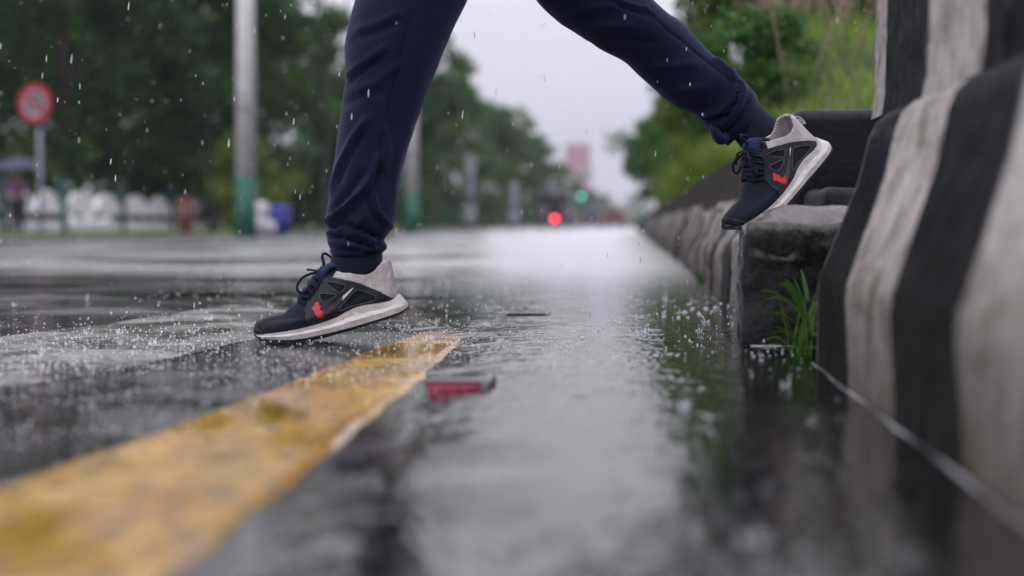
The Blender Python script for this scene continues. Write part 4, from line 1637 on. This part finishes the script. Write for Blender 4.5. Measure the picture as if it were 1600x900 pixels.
_mesh_cache = {}
KA = make_tree(9.0, 3.0, 1.6, 9000, .17, 1)
KB = make_tree(9.6, 2.7, 2.0, 7000, .17, 2)
KC = make_tree(8.4, 3.3, 1.3, 9500, .17, 3)
KD = make_tree(9.4, 2.6, 3.2, 3600, .15, 4, 30)          # thin crown with gaps
SH = make_tree(1.6, .95, .15, 4200, .055, 5, 30, .03)
SH2 = make_tree(2.4, 1.1, .2, 5200, .07, 6, 34, .04)
GT = 'trees along the far side of the road'
row = [  # kind, material, x, y, scale, rz, label
    (KA, 'leaf_dark', -17.5, 33, 1.05, .3, 'dark dense tree hanging over the no-turn sign, at the picture edge'),
    (KC, 'leaf_dark', -14.8, 36, 1.05, 1.2, 'dark broad tree right of the sign, behind the scalloped fence'),
    (KA, 'leaf_mid', -17.0, 46, 1.25, 2.2, 'taller mid green tree standing deep behind the white fence'),
    (KC, 'leaf_dark', -11.9, 40, 1.0, 4.0, 'dark tree just before the white and green pole'),
    (KB, 'leaf_mid', -13.4, 52, 1.2, 5.0, 'mid green tree behind the near pole, its crown reaching past it'),
    (KD, 'leaf_mid', -9.8, 45, 1.0, .8, 'thin gappy tree with sky showing through beside the front leg'),
    (KB, 'leaf_dark', -9.6, 56, .95, 1.9, 'dark tree hidden mostly behind the front leg of the walker'),
    (KD, 'leaf_mid', -9.6, 69, 1.0, 2.9, 'open-topped tree right of the front leg, tallest against the sky'),
    (KA, 'leaf_mid', -10.2, 82, .95, 3.7, 'rounded hazy tree second beyond the front leg'),
    (KC, 'leaf_mid', -9.8, 100, 1.0, 4.4, 'hazy broad tree above the parked motorcycle side of the road'),
    (KB, 'leaf_mid', -10.0, 124, 1.05, 5.2, 'far hazy tree left of the pink building'),
    (KC, 'leaf_mid', -9.6, 188, .95, 2.0, 'very hazy tree close to the van, below the pink tower'),
    (KB, 'leaf_mid', -9.2, 240, .82, 3.0, 'faint tree by the green signal'),
    (KA, 'leaf_mid', -8.6, 330, .9, 4.1, 'faintest tree of all, where the road vanishes'),
    (KC, 'leaf_mid', -8.0, 420, 1.05, .6, 'last ghostly tree right of the green signal'),
    (KA, 'leaf_mid', -10.4, 150, 1.05, 1.0, 'hazy tree half in front of the pink building'),
]
for k, m, x, y, sc, rz, lab in row:
    plant_tree('street_tree', k, M[m], (x, y, .03), sc, rz, lab, 'tree', GT)
for k, m, x, y, sc, rz, lab in [
    (KC, 'leaf_dark', 5.2, 21, .62, .4, 'dark tree filling the corner above the seeding grass beside the barrier'),
    (KA, 'leaf_dark', 3.3, 19.5, .50, 2.4, 'dark tree behind the small marker post'),
    (KB, 'leaf_dark', 2.3, 23, .46, 3.3, 'slim dark tree just above the rear knee'),
    (KC, 'leaf_dark', 7.6, 25, .8, 5.0, 'large dark tree hidden mostly behind the striped barrier')]:
    plant_tree('roadside_tree', k, M[m], (x, y, .5), sc, rz, lab, 'tree', 'trees beyond the median')
SG = 'shrubs growing in the median'
for k, m, x, y, sc, rz, lab in [
    (SH2, 'leaf_mid', 1.35, 14.5, .95, .2, 'leafy shrub overhanging the barrier just under the rear calf'),
    (SH, 'leaf_light', .85, 11.5, .62, 1.4, 'low pale green shrub spilling over the weathered barrier'),
    (SH2, 'leaf_mid', 1.15, 20, .98, 2.5, 'taller shrub against the sky left of the rear calf'),
    (SH, 'leaf_mid', .95, 27, 1.25, 3.1, 'hazier shrub behind the taller one at the barrier'),
    (SH2, 'leaf_mid', 1.1, 36, 1.1, 4.4, 'distant median shrub near the end of the visible barrier'),
    (SH2, 'leaf_mid', 1.2, 50, 1.35, 5.5, 'farthest median shrub fading in the haze'),
    (SH, 'leaf_mid', .62, 6.6, .36, 2.1, 'small leafy shrub nearest the rear shoe on the barrier top'),
    (SH, 'leaf_mid', .60, 8.6, .42, 4.1, 'small shrub draping the barrier below the rear shin'),
    (SH, 'leaf_light', .62, 14.2, .55, .9, 'pale shrub bulging over the barrier toward the road'),
    (SH, 'leaf_mid', .70, 18.0, .75, 5.9, 'round shrub leaning on the barrier where it narrows'),
    (SH, 'leaf_light', 2.05, 9.8, .75, .7, 'yellow green bush above the seed heads by the barrier end'),
    (SH, 'leaf_light', 1.75, 10.8, .7, 3.7, 'yellow green bush just left of its brighter neighbour')]:
    plant_tree('shrub', k, M[m], (x, y, bank_z(x, y) - .03), sc, rz, lab, 'shrub', SG)
for k, m, x, y, sc, rz, lab in [
    (SH, 'leaf_light', -9.3, 33.8, 1.35, .2, 'yellow green bush right of the near pole'),
    (SH, 'leaf_light', -15.0, 34.2, 1.3, 1.2, 'yellow green bush behind the umbrella at the picture edge'),
    (SH2, 'leaf_dark', 1.75, 13.6, 1.25, 1.2, 'dark bush behind the yellow green bushes on the bank'),
    (SH2, 'leaf_dark', 2.7, 14.4, 1.5, 3.2, 'largest dark bush on the bank beside the striped barrier'),
    (SH2, 'leaf_dark', 2.0, 15.5, 1.3, 4.2, 'dark bush on the bank above the rear knee'),
    (SH2, 'leaf_dark', -12.6, 42, 1.2, 2.2, 'low dark hedge bush behind the fence'),
    (SH2, 'leaf_dark', -10.0, 48, 1.3, 3.2, 'low dark bush right of the green pole base')]:
    plant_tree('bush', k, M[m], (x, y, bank_z(x, y) - .03 if x > 0 else .03), sc, rz, lab, 'bush', 'bushes on the bank' if x > 0 else 'bushes on the far verge')
# hedge-like wood behind everything on the left
fm = MB(); rg = random.Random(77)
cl = []
for i in range(150):
    y = rg.uniform(40, 120); cl.append((Vector((-rg.uniform(13, 30) - (0 if y < 80 else 2), y, rg.uniform(.6, 8.5))), rg.uniform(1.2, 2.4)))
for i in range(120):
    y = 42 + 170 * rg.random() ** 1.3; cl.append((Vector((-rg.uniform(12.5, 15.5), y, rg.uniform(.4, 2.6))), rg.uniform(1.0, 1.8)))
for i in range(50):
    cl.append((Vector((-rg.uniform(15, 26), rg.uniform(40, 62), rg.uniform(4.5, 11))), rg.uniform(1.4, 2.4)))
leaf_cloud(fm, cl, 32000, .32, rg)
tag(fm.build('woodland', M['leaf_dark'], smooth=False), kind='stuff')
fm = MB(); cl = []
for i in range(150):
    y = rg.uniform(330, 920)
    x = rg.uniform(-120, -9) if rg.random() < .6 else rg.uniform(2, 90)
    cl.append((Vector((x, y, rg.uniform(.5, 11))), rg.uniform(3, 5)))
for i in range(26):
    cl.append((Vector((rg.uniform(-14, 8), rg.uniform(880, 960), rg.uniform(.5, 14))), rg.uniform(4, 6)))
leaf_cloud(fm, cl, 16000, .9, rg)
tag(fm.build('distant_woodland', M['leaf_mid'], smooth=False), kind='stuff')

# ------------------------------------------------------------------ poles, sign, fence, people, bins
def pole(px, Y, label, H=8.5, r=.165):
    p = at_y(px, 360, Y)
    e = empty('utility_pole', (p.x, Y, .03)); tag(e, label, 'pole', 'white and green poles along the far kerb')
    mb = MB(); mb.tube([(0, 0, -.2), (0, 0, 1.02)], r, 18); mb.build('painted_base', M['green_paint'] if Y < 50 else M['pole_grey'], e)
    mb = MB(); mb.tube([(0, 0, 1.02), (.02, 0, H * .5), (0, 0, H)], [r * .97, r * .85, r * .65], 18)
    mb.build('shaft', M['white_paint'] if Y < 50 else M['pole_grey'], e)
    mb = MB(); mb.box((-.10, -r - .05, 2.2), (.12, -r + .03, 2.6), bev=.01); mb.build('meter_box', M['steel'], e)
    return e


for px, Y, H_, r_, lab in [(385, 24.5, 8.5, .175, 'nearest white pole with a bright green base, left of the front leg'),
                   (643, 40, 8.5, .20, 'second white pole with green base, touching the right edge of the front leg'),
                   (733, 58, 3.1, .26, 'third greyish stump of a pole standing in the haze below the trees'),
                   (803, 82, 2.7, .30, 'faintest and farthest pole left of the vehicles')]:
    pole(px, Y, lab, H_, r_)

# sign
Ys = 23.5
ps = at_y(54, 162, Ys); pg = at_y(59, 372, Ys)
e = empty('traffic_sign', (ps.x, Ys, .03), R(-14)); tag(e, 'round red-rimmed no-turn sign on a pale post', 'sign')
cz = ps.z - .03
mb = MB(); mb.tube([(.06, .05, -.1), (.05, .05, cz - .42)], .04, 12); mb.build('post', M['pole_grey'], e)
mb = MB(); mb.tube([(.05, .05, cz - .42), (.05, .05, cz + .2)], .035, 12); mb.build('bracket', M['black_paint'], e)


def disc(r0, r1, y, th, n=48):
    v = []; f = []
    for i in range(n):
        a = 2 * math.pi * i / n
        for r, yy in ((r0, y), (r1, y), (r1, y + th), (r0, y + th)):
            v.append((math.cos(a) * r, yy, cz + math.sin(a) * r))
    for i in range(n):
        j = (i + 1) % n
        for k in range(4):
            k2 = (k + 1) % 4
            f.append((i * 4 + k, j * 4 + k, j * 4 + k2, i * 4 + k2))
    return v, f


mb = MB(); mb.add(*disc(.245, .335, -.012, .02)); mb.build('rim', M['red_paint'], e, smooth=False)
mb = MB(); mb.tube([(0, -.004, cz), (0, .006, cz)], .25, 40); mb.build('plate', M['sign_face'], e, smooth=False)
mb = MB()
ar = [(-.10, -.16), (-.10, .06), (-.06, .13), (.02, .155), (.10, .12), (.125, .05), (.125, -.02)]
mb.tube(smooth_poly([(a, -.008, cz + b) for a, b in ar], 30), .03, 6, flat=.25)
mb.add([(.06, -.010, cz - .01), (.19, -.010, cz - .01), (.125, -.010, cz - .12), (.06, -.004, cz - .01), (.19, -.004, cz - .01), (.125, -.004, cz - .12)], [(0, 2, 1), (3, 4, 5), (0, 1, 4, 3), (1, 2, 5, 4), (2, 0, 3, 5)])
mb.build('arrow', M['black_paint'], e, smooth=False)
mb = MB(); mb.tube([(-.185, -.014, cz + .185), (.185, -.014, cz - .185)], .035, 6, flat=.3); mb.build('slash', M['red_paint'], e, smooth=False)

# scalloped precast fence with green posts
FX = -12.8
fe = empty('fence', (FX, 24, .03)); tag(fe, 'white precast fence of scalloped slabs between dark green posts', 'fence')


def fence_y(px): return at_y(px, 360, 1).x and (lambda r: FX / (r.x / r.y))(ray(px, 360))


def scallop(y0, y1):
    n = 40
    v = []; f = []
    for i in range(n + 1):
        t = i / n
        hump = abs(math.sin(math.pi * 2 * t)) ** .8
        z1 = .50 + .46 * hump
        y = y0 + (y1 - y0) * t
        for x in (-.06, .06):
            v.append((x, y, .46)); v.append((x, y, z1))
    for i in range(n):
        a = 4 * i
        f += [(a, a + 4, a + 5, a + 1), (a + 2, a + 3, a + 7, a + 6), (a + 1, a + 5, a + 7, a + 3), (a, a + 2, a + 6, a + 4)]
    f += [(0, 1, 3, 2), (4 * n, 4 * n + 2, 4 * n + 3, 4 * n + 1)]
    return v, f


pys = [fence_y(p) for p in (-150, -75, 3, 97, 190, 268, 328, 372, 412, 446, 478, 506)]
for a, b in zip(pys, pys[1:]):
    mb = MB(); mb.add(*[x for x in scallop(a - 24 + .14, b - 24 - .14)]); mb.build('upper_slab', M['fence_white'], fe, smooth=False)
    mb = MB(); mb.box((-.05, a - 24 + .14, .04), (.05, b - 24 - .14, .28), bev=.03); mb.build('lower_slab', M['fence_white'], fe)
for a in pys:
    mb = MB(); mb.box((-.10, a - 24 - .10, -.05), (.10, a - 24 + .10, 1.25), bev=.02); mb.box((-.13, a - 24 - .13, 1.25), (.13, a - 24 + .13, 1.31), bev=.02)
    mb.build('post', M['green_dark'], fe)

# woman under the umbrella
Yp = 28.0
pu = at_y(28, 360, Yp)
e = empty('person', (pu.x, Yp, .035)); tag(e, 'small figure in a purple top standing under an umbrella by the fence', 'person')
bvv = [Vector(q) for q in [(0, 0, .72), (0, 0, .92), (0, 0, 1.12), (0, 0, 1.20), (0, 0, 1.27), (0, 0, 1.36), (.16, 0, 1.08), (.22, -.06, .90), (.12, -.16, 1.0), (-.16, 0, 1.08), (-.20, 0, .88), (-.18, -.05, .70),
       (.08, 0, .66), (.085, 0, .36), (.085, 0, .05), (.09, -.10, .03), (-.08, 0, .66), (-.085, 0, .36), (-.085, 0, .05), (-.09, -.10, .03)]]
bee = [(0, 1), (1, 2), (2, 3), (3, 4), (4, 5), (2, 6), (6, 7), (7, 8), (2, 9), (9, 10), (10, 11), (0, 12), (12, 13), (13, 14), (14, 15), (0, 16), (16, 17), (17, 18), (18, 19)]
o = skin_mesh('body', bvv, bee, [.12, .11, .12, .06, .075, .07, .05, .04, .03, .05, .04, .03, .08, .055, .04, .03, .08, .055, .04, .03], M['skin'], e); o.parent = e
o = skin_mesh('shirt', [v_.copy() for v_ in bvv[:3]] + [bvv[6], bvv[7], bvv[9], bvv[10]], [(0, 1), (1, 2), (2, 3), (3, 4), (2, 5), (5, 6)], [.155, .15, .15, .07, .06, .07, .06], M['purple'], e); o.parent = e
o = skin_mesh('trousers', [bvv[0]] + [bvv[i] for i in (12, 13, 14, 16, 17, 18)], [(0, 1), (1, 2), (2, 3), (0, 4), (4, 5), (5, 6)], [.14, .10, .075, .06, .10, .075, .06], M['dark_cloth'], e); o.parent = e
hbm = MB(); hbm.ball((0, .02, 1.36), .105, 2, (1, 1, 1)); hbm.build('hair', M['hair'], e)
um = empty('umbrella', (pu.x + .10, Yp - .16, .035)); tag(um, 'dark blue umbrella held over the figure in purple', 'umbrella')
v = []; f = []
nr_, na_ = 7, 32
for i in range(nr_):
    t = i / (nr_ - 1)
    for k in range(na_):
        th = 2 * math.pi * k / na_
        rr = .52 * math.sin(t * 1.35) / math.sin(1.35) * (1 - .05 * t * abs(math.sin(4 * th)))
        v.append((math.cos(th) * rr, math.sin(th) * rr, 1.56 - .26 * t ** 1.8))
for i in range(nr_ - 1):
    for k in range(na_):
        k2 = (k + 1) % na_
        f.append((i * na_ + k, i * na_ + k2, (i + 1) * na_ + k2, (i + 1) * na_ + k))
pydata('canopy', v, f, M['umbrella'], um, weld=1e-4)
mb = MB(); mb.tube([(0, 0, .98), (0, 0, 1.62)], .012, 8); mb.build('shaft', M['steel'], um)
mb = MB(); mb.tube(smooth_poly([(0, 0, 1.0), (0, 0, .92), (.03, 0, .90), (.05, 0, .94)], 14), .016, 8); mb.build('handle', M['black_paint'], um)

# bin, drum and sacks by the verge
def bin_(px, Y, mat, r, h, label, name, cat, z0=.035):
    p = at_y(px, 360, Y)
    e = empty(name, (p.x, Y, z0)); tag(e, label, cat)
    mb = MB(); mb.tube([(0, 0, 0), (0, 0, h * .5), (0, 0, h)], [r * .82, r * .95, r], 20); mb.build('body', mat, e)
    mb = MB(); mb.tube([(0, 0, h), (0, 0, h + .04), (0, 0, h + .12)], [r * 1.08, r * 1.08, r * .5], 20); mb.build('lid', mat, e)
    mb = MB(); mb.tube([(r * .9, -.1, h * .6), (r * 1.15, 0, h * .7), (r * .9, .1, h * .6)], .02, 6); mb.build('handle', M['black_paint'], e)
    return e


bin_(290, 31.0, M['orange'], .18, .70, 'dull orange litter bin standing in front of the fence', 'litter_bin', 'bin')
bin_(437, 27.5, M['blue'], .21, .46, 'blue drum right of the green pole base', 'drum', 'drum')
p = at_y(405, 360, 27)
mb = MB()
for (dx, dz, r) in ((0, .20, .22), (.05, .48, .17), (.2, .14, .15)):
    mb.ball((p.x + dx, 27, .03 + dz), r, 3, (1, .9, 1.05))
o = mb.build('sack', M['bag'])
tag(o, 'white sack leaning beside the green pole base', 'sack')
p = gnd(607, 374)
e = empty('bollard', (p.x, p.y, 0)); tag(e, 'yellow bollard beside the ankle of the front leg', 'bollard')
mb = MB(); mb.tube([(0, 0, 0), (0, 0, .5), (0, 0, .54)], [.055, .05, .03], 16); mb.build('body', M['plastic_yellow'], e)
mb = MB(); mb.tube([(0, 0, -.01), (0, 0, .03)], [.10, .085], 16); mb.build('base', M['rubber'], e)

# ------------------------------------------------------------------ traffic far down the road
def vehicle(name, loc, W, H, L, mat, label, cat, lit=None, zwin=(.55, .85)):
    e = empty(name, loc); tag(e, label, cat)
    mb = MB()
    mb.box((-W / 2, 0, .28), (W / 2, L, H * .55), bev=.12)
    o = mb.build('body', mat, e)
    mb = MB(); bm = bmesh.new(); bmesh.ops.create_cube(bm, size=1)
    for q in bm.verts:
        t = q.co.z + .5
        ins = .10 * t
        q.co = Vector((q.co.x * (W - 2 * ins - .04), L * (.02 + .03 * t) if q.co.y < 0 else L * (.82 - .10 * t), H * .53 + t * H * .47))
    bmesh.ops.bevel(bm, geom=list(bm.edges), offset=.09, segments=3, affect='EDGES')
    mb.bm(bm); mb.build('cabin', mat, e)
    mb = MB(); mb.box((-W * .38, -.015 + L * .035, H * zwin[0]), (W * .38, L * .035 + .05, H * zwin[1]), bev=.012); mb.build('rear_window', M['glass'], e)
    for sx_ in (-1, 1):
        mb = MB(); mb.box((sx_ * W * .40 - .07, -.03, H * .32), (sx_ * W * .40 + .07, .03, H * .45), bev=.02); mb.build('tail_light', lit or M['red_paint'], e)
        for yy in (L * .18, L * .80):
            mb = MB(); mb.tube([(sx_ * (W / 2 - .2), yy, .30), (sx_ * (W / 2 - .01), yy, .30)], .30, 18); mb.build('wheel', M['rubber'], e)
    mb = MB(); mb.box((-W / 2 + .03, -.06, .30), (W / 2 - .03, .04, .46), bev=.03); mb.build('bumper', M['black_paint'], e)
    return e


p = at_y(866, 360, 84)
vehicle('van', (p.x, 84, .0), 1.9, 2.5, 4.6, M['van'], 'dark grey van driving away beyond the motorcycle', 'van')
p = at_y(960, 360, 112)
vehicle('car', (p.x, 112, .0), 1.7, 1.5, 4.0, M['car_red'], 'small red car far ahead beside the median', 'car')
p = at_y(922, 360, 120)
vehicle('car', (p.x, 120, .0), 1.7, 1.55, 4.0, M['van'], 'grey blurred car between the van and the red car', 'car')
# motorcycle and rider with the lit tail light
Ym = 66
p = at_y(867, 360, Ym)
e = empty('motorcycle', (p.x, Ym, 0)); tag(e, 'motorcycle with its red tail light lit, behind the van', 'motorcycle')
for yy in (0, 1.25):
    tv, tf = [], []
    mb = MB()
    pts = [(0, yy + math.cos(a) * .27, .31 + math.sin(a) * .27) for a in [i * math.pi / 12 for i in range(26)]]
    mb.tube(pts, .05, 8, cap=False); mb.build('wheel', M['rubber'], e)
mb = MB(); mb.box((-.14, .1, .40), (.14, 1.1, .66), bev=.06); mb.tube([(0, 1.25, .31), (0, 1.0, .95)], .04, 8); mb.build('frame', M['black_paint'], e)
mb = MB(); mb.box((-.14, -.15, .66), (.14, .60, .78), bev=.04); mb.build('seat', M['dark_cloth'], e)
mb = MB(); mb.tube([(-.36, .95, 1.0), (0, 1.02, .98), (.36, .95, 1.0)], .018, 8); mb.build('handlebar', M['steel'], e)
mb = MB(); mb.tube([(0, -.27, .52), (0, -.21, .52)], .115, 20); mb.build('tail_light', M['lamp_red'], e, smooth=False)
mb = MB(); mb.box((-.12, -.2, .26), (.12, -.17, .40), bev=.01); mb.build('mudguard', M['black_paint'], e)
rd = empty('person', (p.x, Ym, 0)); tag(rd, 'rider in dark rain clothes sitting on the motorcycle', 'person')
rv = [Vector(q) for q in [(0, .25, .84), (0, .32, 1.08), (0, .40, 1.30), (0, .43, 1.40), (0, .45, 1.52), (.20, .42, 1.26), (.30, .62, 1.08), (.33, .90, 1.03), (-.20, .42, 1.26), (-.30, .62, 1.08), (-.33, .90, 1.03), (.18, .62, .80), (.20, .55, .40), (.20, .66, .36), (-.18, .62, .80), (-.20, .55, .40), (-.20, .66, .36)]]
o = skin_mesh('body', rv, [(0, 1), (1, 2), (2, 3), (3, 4), (2, 5), (5, 6), (6, 7), (2, 8), (8, 9), (9, 10), (0, 11), (11, 12), (12, 13), (0, 14), (14, 15), (15, 16)],
              [.17, .17, .17, .08, .10, .08, .06, .045, .08, .06, .045, .09, .06, .05, .09, .06, .05], M['dark_cloth'], rd); o.parent = rd
mb = MB(); mb.ball((0, .45, 1.54), .14, 3); mb.build('helmet', M['black_paint'], rd)

# traffic signal on a mast arm
Yt = 140
p = at_y(908, 307, Yt)
e = empty('traffic_signal', (p.x, Yt, 0)); tag(e, 'traffic signal showing green on a mast arm far ahead', 'traffic signal')
mb = MB(); mb.tube([(-2.9, 0, 0), (-2.9, 0, 5.0)], .09, 12); mb.tube([(-2.9, 0, 4.85), (.2, 0, 4.85)], .06, 10); mb.build('mast', M['steel'], e)
mb = MB(); mb.box((-.25, .0, p.z - .3), (.25, .25, p.z + 1.3), bev=.03); mb.tube([(0, .12, p.z + 1.2), (0, .05, 4.9)], .03, 8); mb.build('housing', M['black_paint'], e)
mb = MB(); mb.tube([(0, -.03, p.z), (0, .02, p.z)], .19, 24); mb.build('green_lamp', M['lamp_green'], e, smooth=False)
for dz in (.5, 1.0):
    mb = MB(); mb.tube([(0, -.02, p.z + dz), (0, .02, p.z + dz)], .16, 24); mb.build('dark_lamp', M['glass'], e, smooth=False)

# pink building
Yb = 400
pa = at_y(872, 340, Yb); pb = at_y(922, 340, Yb)
ztop = at_y(895, 226, Yb).z
e = empty('building', ((pa.x + pb.x) / 2, Yb, 0)); tag(e, 'pink building rising beyond the hazy trees', 'building')
W = (pb.x - pa.x) / 2
mb = MB(); mb.box((-W, 0, -.02), (W, 14, ztop * .66)); mb.build('lower_storeys', M['pink_pale'], e, smooth=False)
mb = MB(); mb.box((-W * .55, .5, ztop * .66), (W * .95, 8.5, ztop)); mb.build('upper_storeys', M['pink_wall'], e, smooth=False)
mb = MB(); mb.box((-W - .2, -.2, ztop * .655), (W + .2, 14.2, ztop * .69)); mb.build('ledge', M['pink_pale'], e, smooth=False)
mb = MB(); mb.box((-W * .6, .3, ztop), (W, 8.7, ztop + .3)); mb.build('roof', M['pink_pale'], e, smooth=False)
for iz in range(3):
    for ix in range(3):
        xx = -W * .65 + ix * W * .65; zz = 3 + iz * 5.2
        mb = MB(); mb.box((xx - .9, -.04, zz), (xx + .9, .06, zz + 2.2)); mb.build('window', M['glass'], e, smooth=False)

# ------------------------------------------------------------------ haze
hz = NT('rain_haze')
pv = hz.n('ShaderNodeVolumePrincipled')
pv.inputs['Color'].default_value = (.86, .88, .96, 1)
pv.inputs['Density'].default_value = .0006
pv.inputs['Anisotropy'].default_value = .2
hz.l(pv.outputs[0], hz.out.inputs['Volume'])
mb = MB(); mb.box((-460, -10, -1.2), (460, 1010, 45))
tag(mb.build('haze', hz.m, smooth=False), kind='stuff')

# ------------------------------------------------------------------ light
w = bpy.data.worlds.new('World')
scene.world = w
w.use_nodes = True
nt = w.node_tree
nt.nodes.clear()
out = nt.nodes.new('ShaderNodeOutputWorld')
bg = nt.nodes.new('ShaderNodeBackground')
sky = nt.nodes.new('ShaderNodeTexSky')
sky.sky_type = 'NISHITA'
sky.sun_disc = False
SUN_EL, SUN_AZ = R(56), R(205)
sky.sun_elevation = SUN_EL
sky.sun_rotation = SUN_AZ
sky.dust_density = 4
sky.air_density = 1
hs = nt.nodes.new('ShaderNodeHueSaturation')
hs.inputs['Saturation'].default_value = .25
mixn = nt.nodes.new('ShaderNodeMix'); mixn.data_type = 'RGBA'
mixn.inputs[0].default_value = .86
tc = nt.nodes.new('ShaderNodeTexCoord')
nz = nt.nodes.new('ShaderNodeTexNoise'); nz.inputs['Scale'].default_value = 2.2; nz.inputs['Detail'].default_value = 5
mp = nt.nodes.new('ShaderNodeMapping'); mp.inputs['Scale'].default_value = (1, 1, 3.5)
cr = nt.nodes.new('ShaderNodeValToRGB')
cr.color_ramp.elements[0].position = .3; cr.color_ramp.elements[0].color = (7.4, 7.2, 8.4, 1)
cr.color_ramp.elements[1].position = .7; cr.color_ramp.elements[1].color = (9.0, 8.8, 9.9, 1)
nt.links.new(tc.outputs['Generated'], mp.inputs['Vector'])
nt.links.new(mp.outputs[0], nz.inputs['Vector'])
nt.links.new(nz.outputs['Fac'], cr.inputs['Fac'])
nt.links.new(sky.outputs[0], hs.inputs['Color'])
nt.links.new(hs.outputs[0], mixn.inputs[6])
sepz = nt.nodes.new('ShaderNodeSeparateXYZ'); nt.links.new(tc.outputs['Generated'], sepz.inputs[0])
zr = nt.nodes.new('ShaderNodeMapRange'); zr.interpolation_type = 'SMOOTHSTEP'      # overcast: the zenith is brighter than the horizon
for k_, x_ in zip((1, 2, 3, 4), (.03, .45, 1.0, 1.6)): zr.inputs[k_].default_value = x_
nt.links.new(sepz.outputs[2], zr.inputs[0])
mulz = nt.nodes.new('ShaderNodeVectorMath'); mulz.operation = 'SCALE'
nt.links.new(cr.outputs[0], mulz.inputs[0]); nt.links.new(zr.outputs[0], mulz.inputs['Scale'])
nt.links.new(mulz.outputs[0], mixn.inputs[7])
nt.links.new(mixn.outputs[2], bg.inputs['Color'])
bg.inputs['Strength'].default_value = .10
nt.links.new(bg.outputs[0], out.inputs['Surface'])
sd = bpy.data.lights.new('sun', 'SUN')
sd.energy = .7
sd.angle = R(50)
sd.color = (1, .97, .93)
so = bpy.data.objects.new('sun', sd)
dirv = Vector((math.sin(SUN_AZ) * math.cos(SUN_EL), math.cos(SUN_AZ) * math.cos(SUN_EL), math.sin(SUN_EL)))
so.rotation_euler = dirv.to_track_quat('Z', 'Y').to_euler()
so.location = (0, 0, 30)
col.objects.link(so)

vs = scene.view_settings
vs.view_transform = 'Standard'
vs.look = 'None'
vs.exposure = 0
vs.gamma = 1
cy = scene.cycles
cy.use_denoising = True
cy.denoiser = 'OPENIMAGEDENOISE'
cy.max_bounces = 7
cy.diffuse_bounces = 3
cy.glossy_bounces = 3
cy.transmission_bounces = 4
cy.transparent_max_bounces = 8
cy.volume_bounces = 1
cy.caustics_reflective = False
cy.caustics_refractive = False
cy.sample_clamp_indirect = 6
cy.use_adaptive_sampling = True
cy.adaptive_threshold = .015
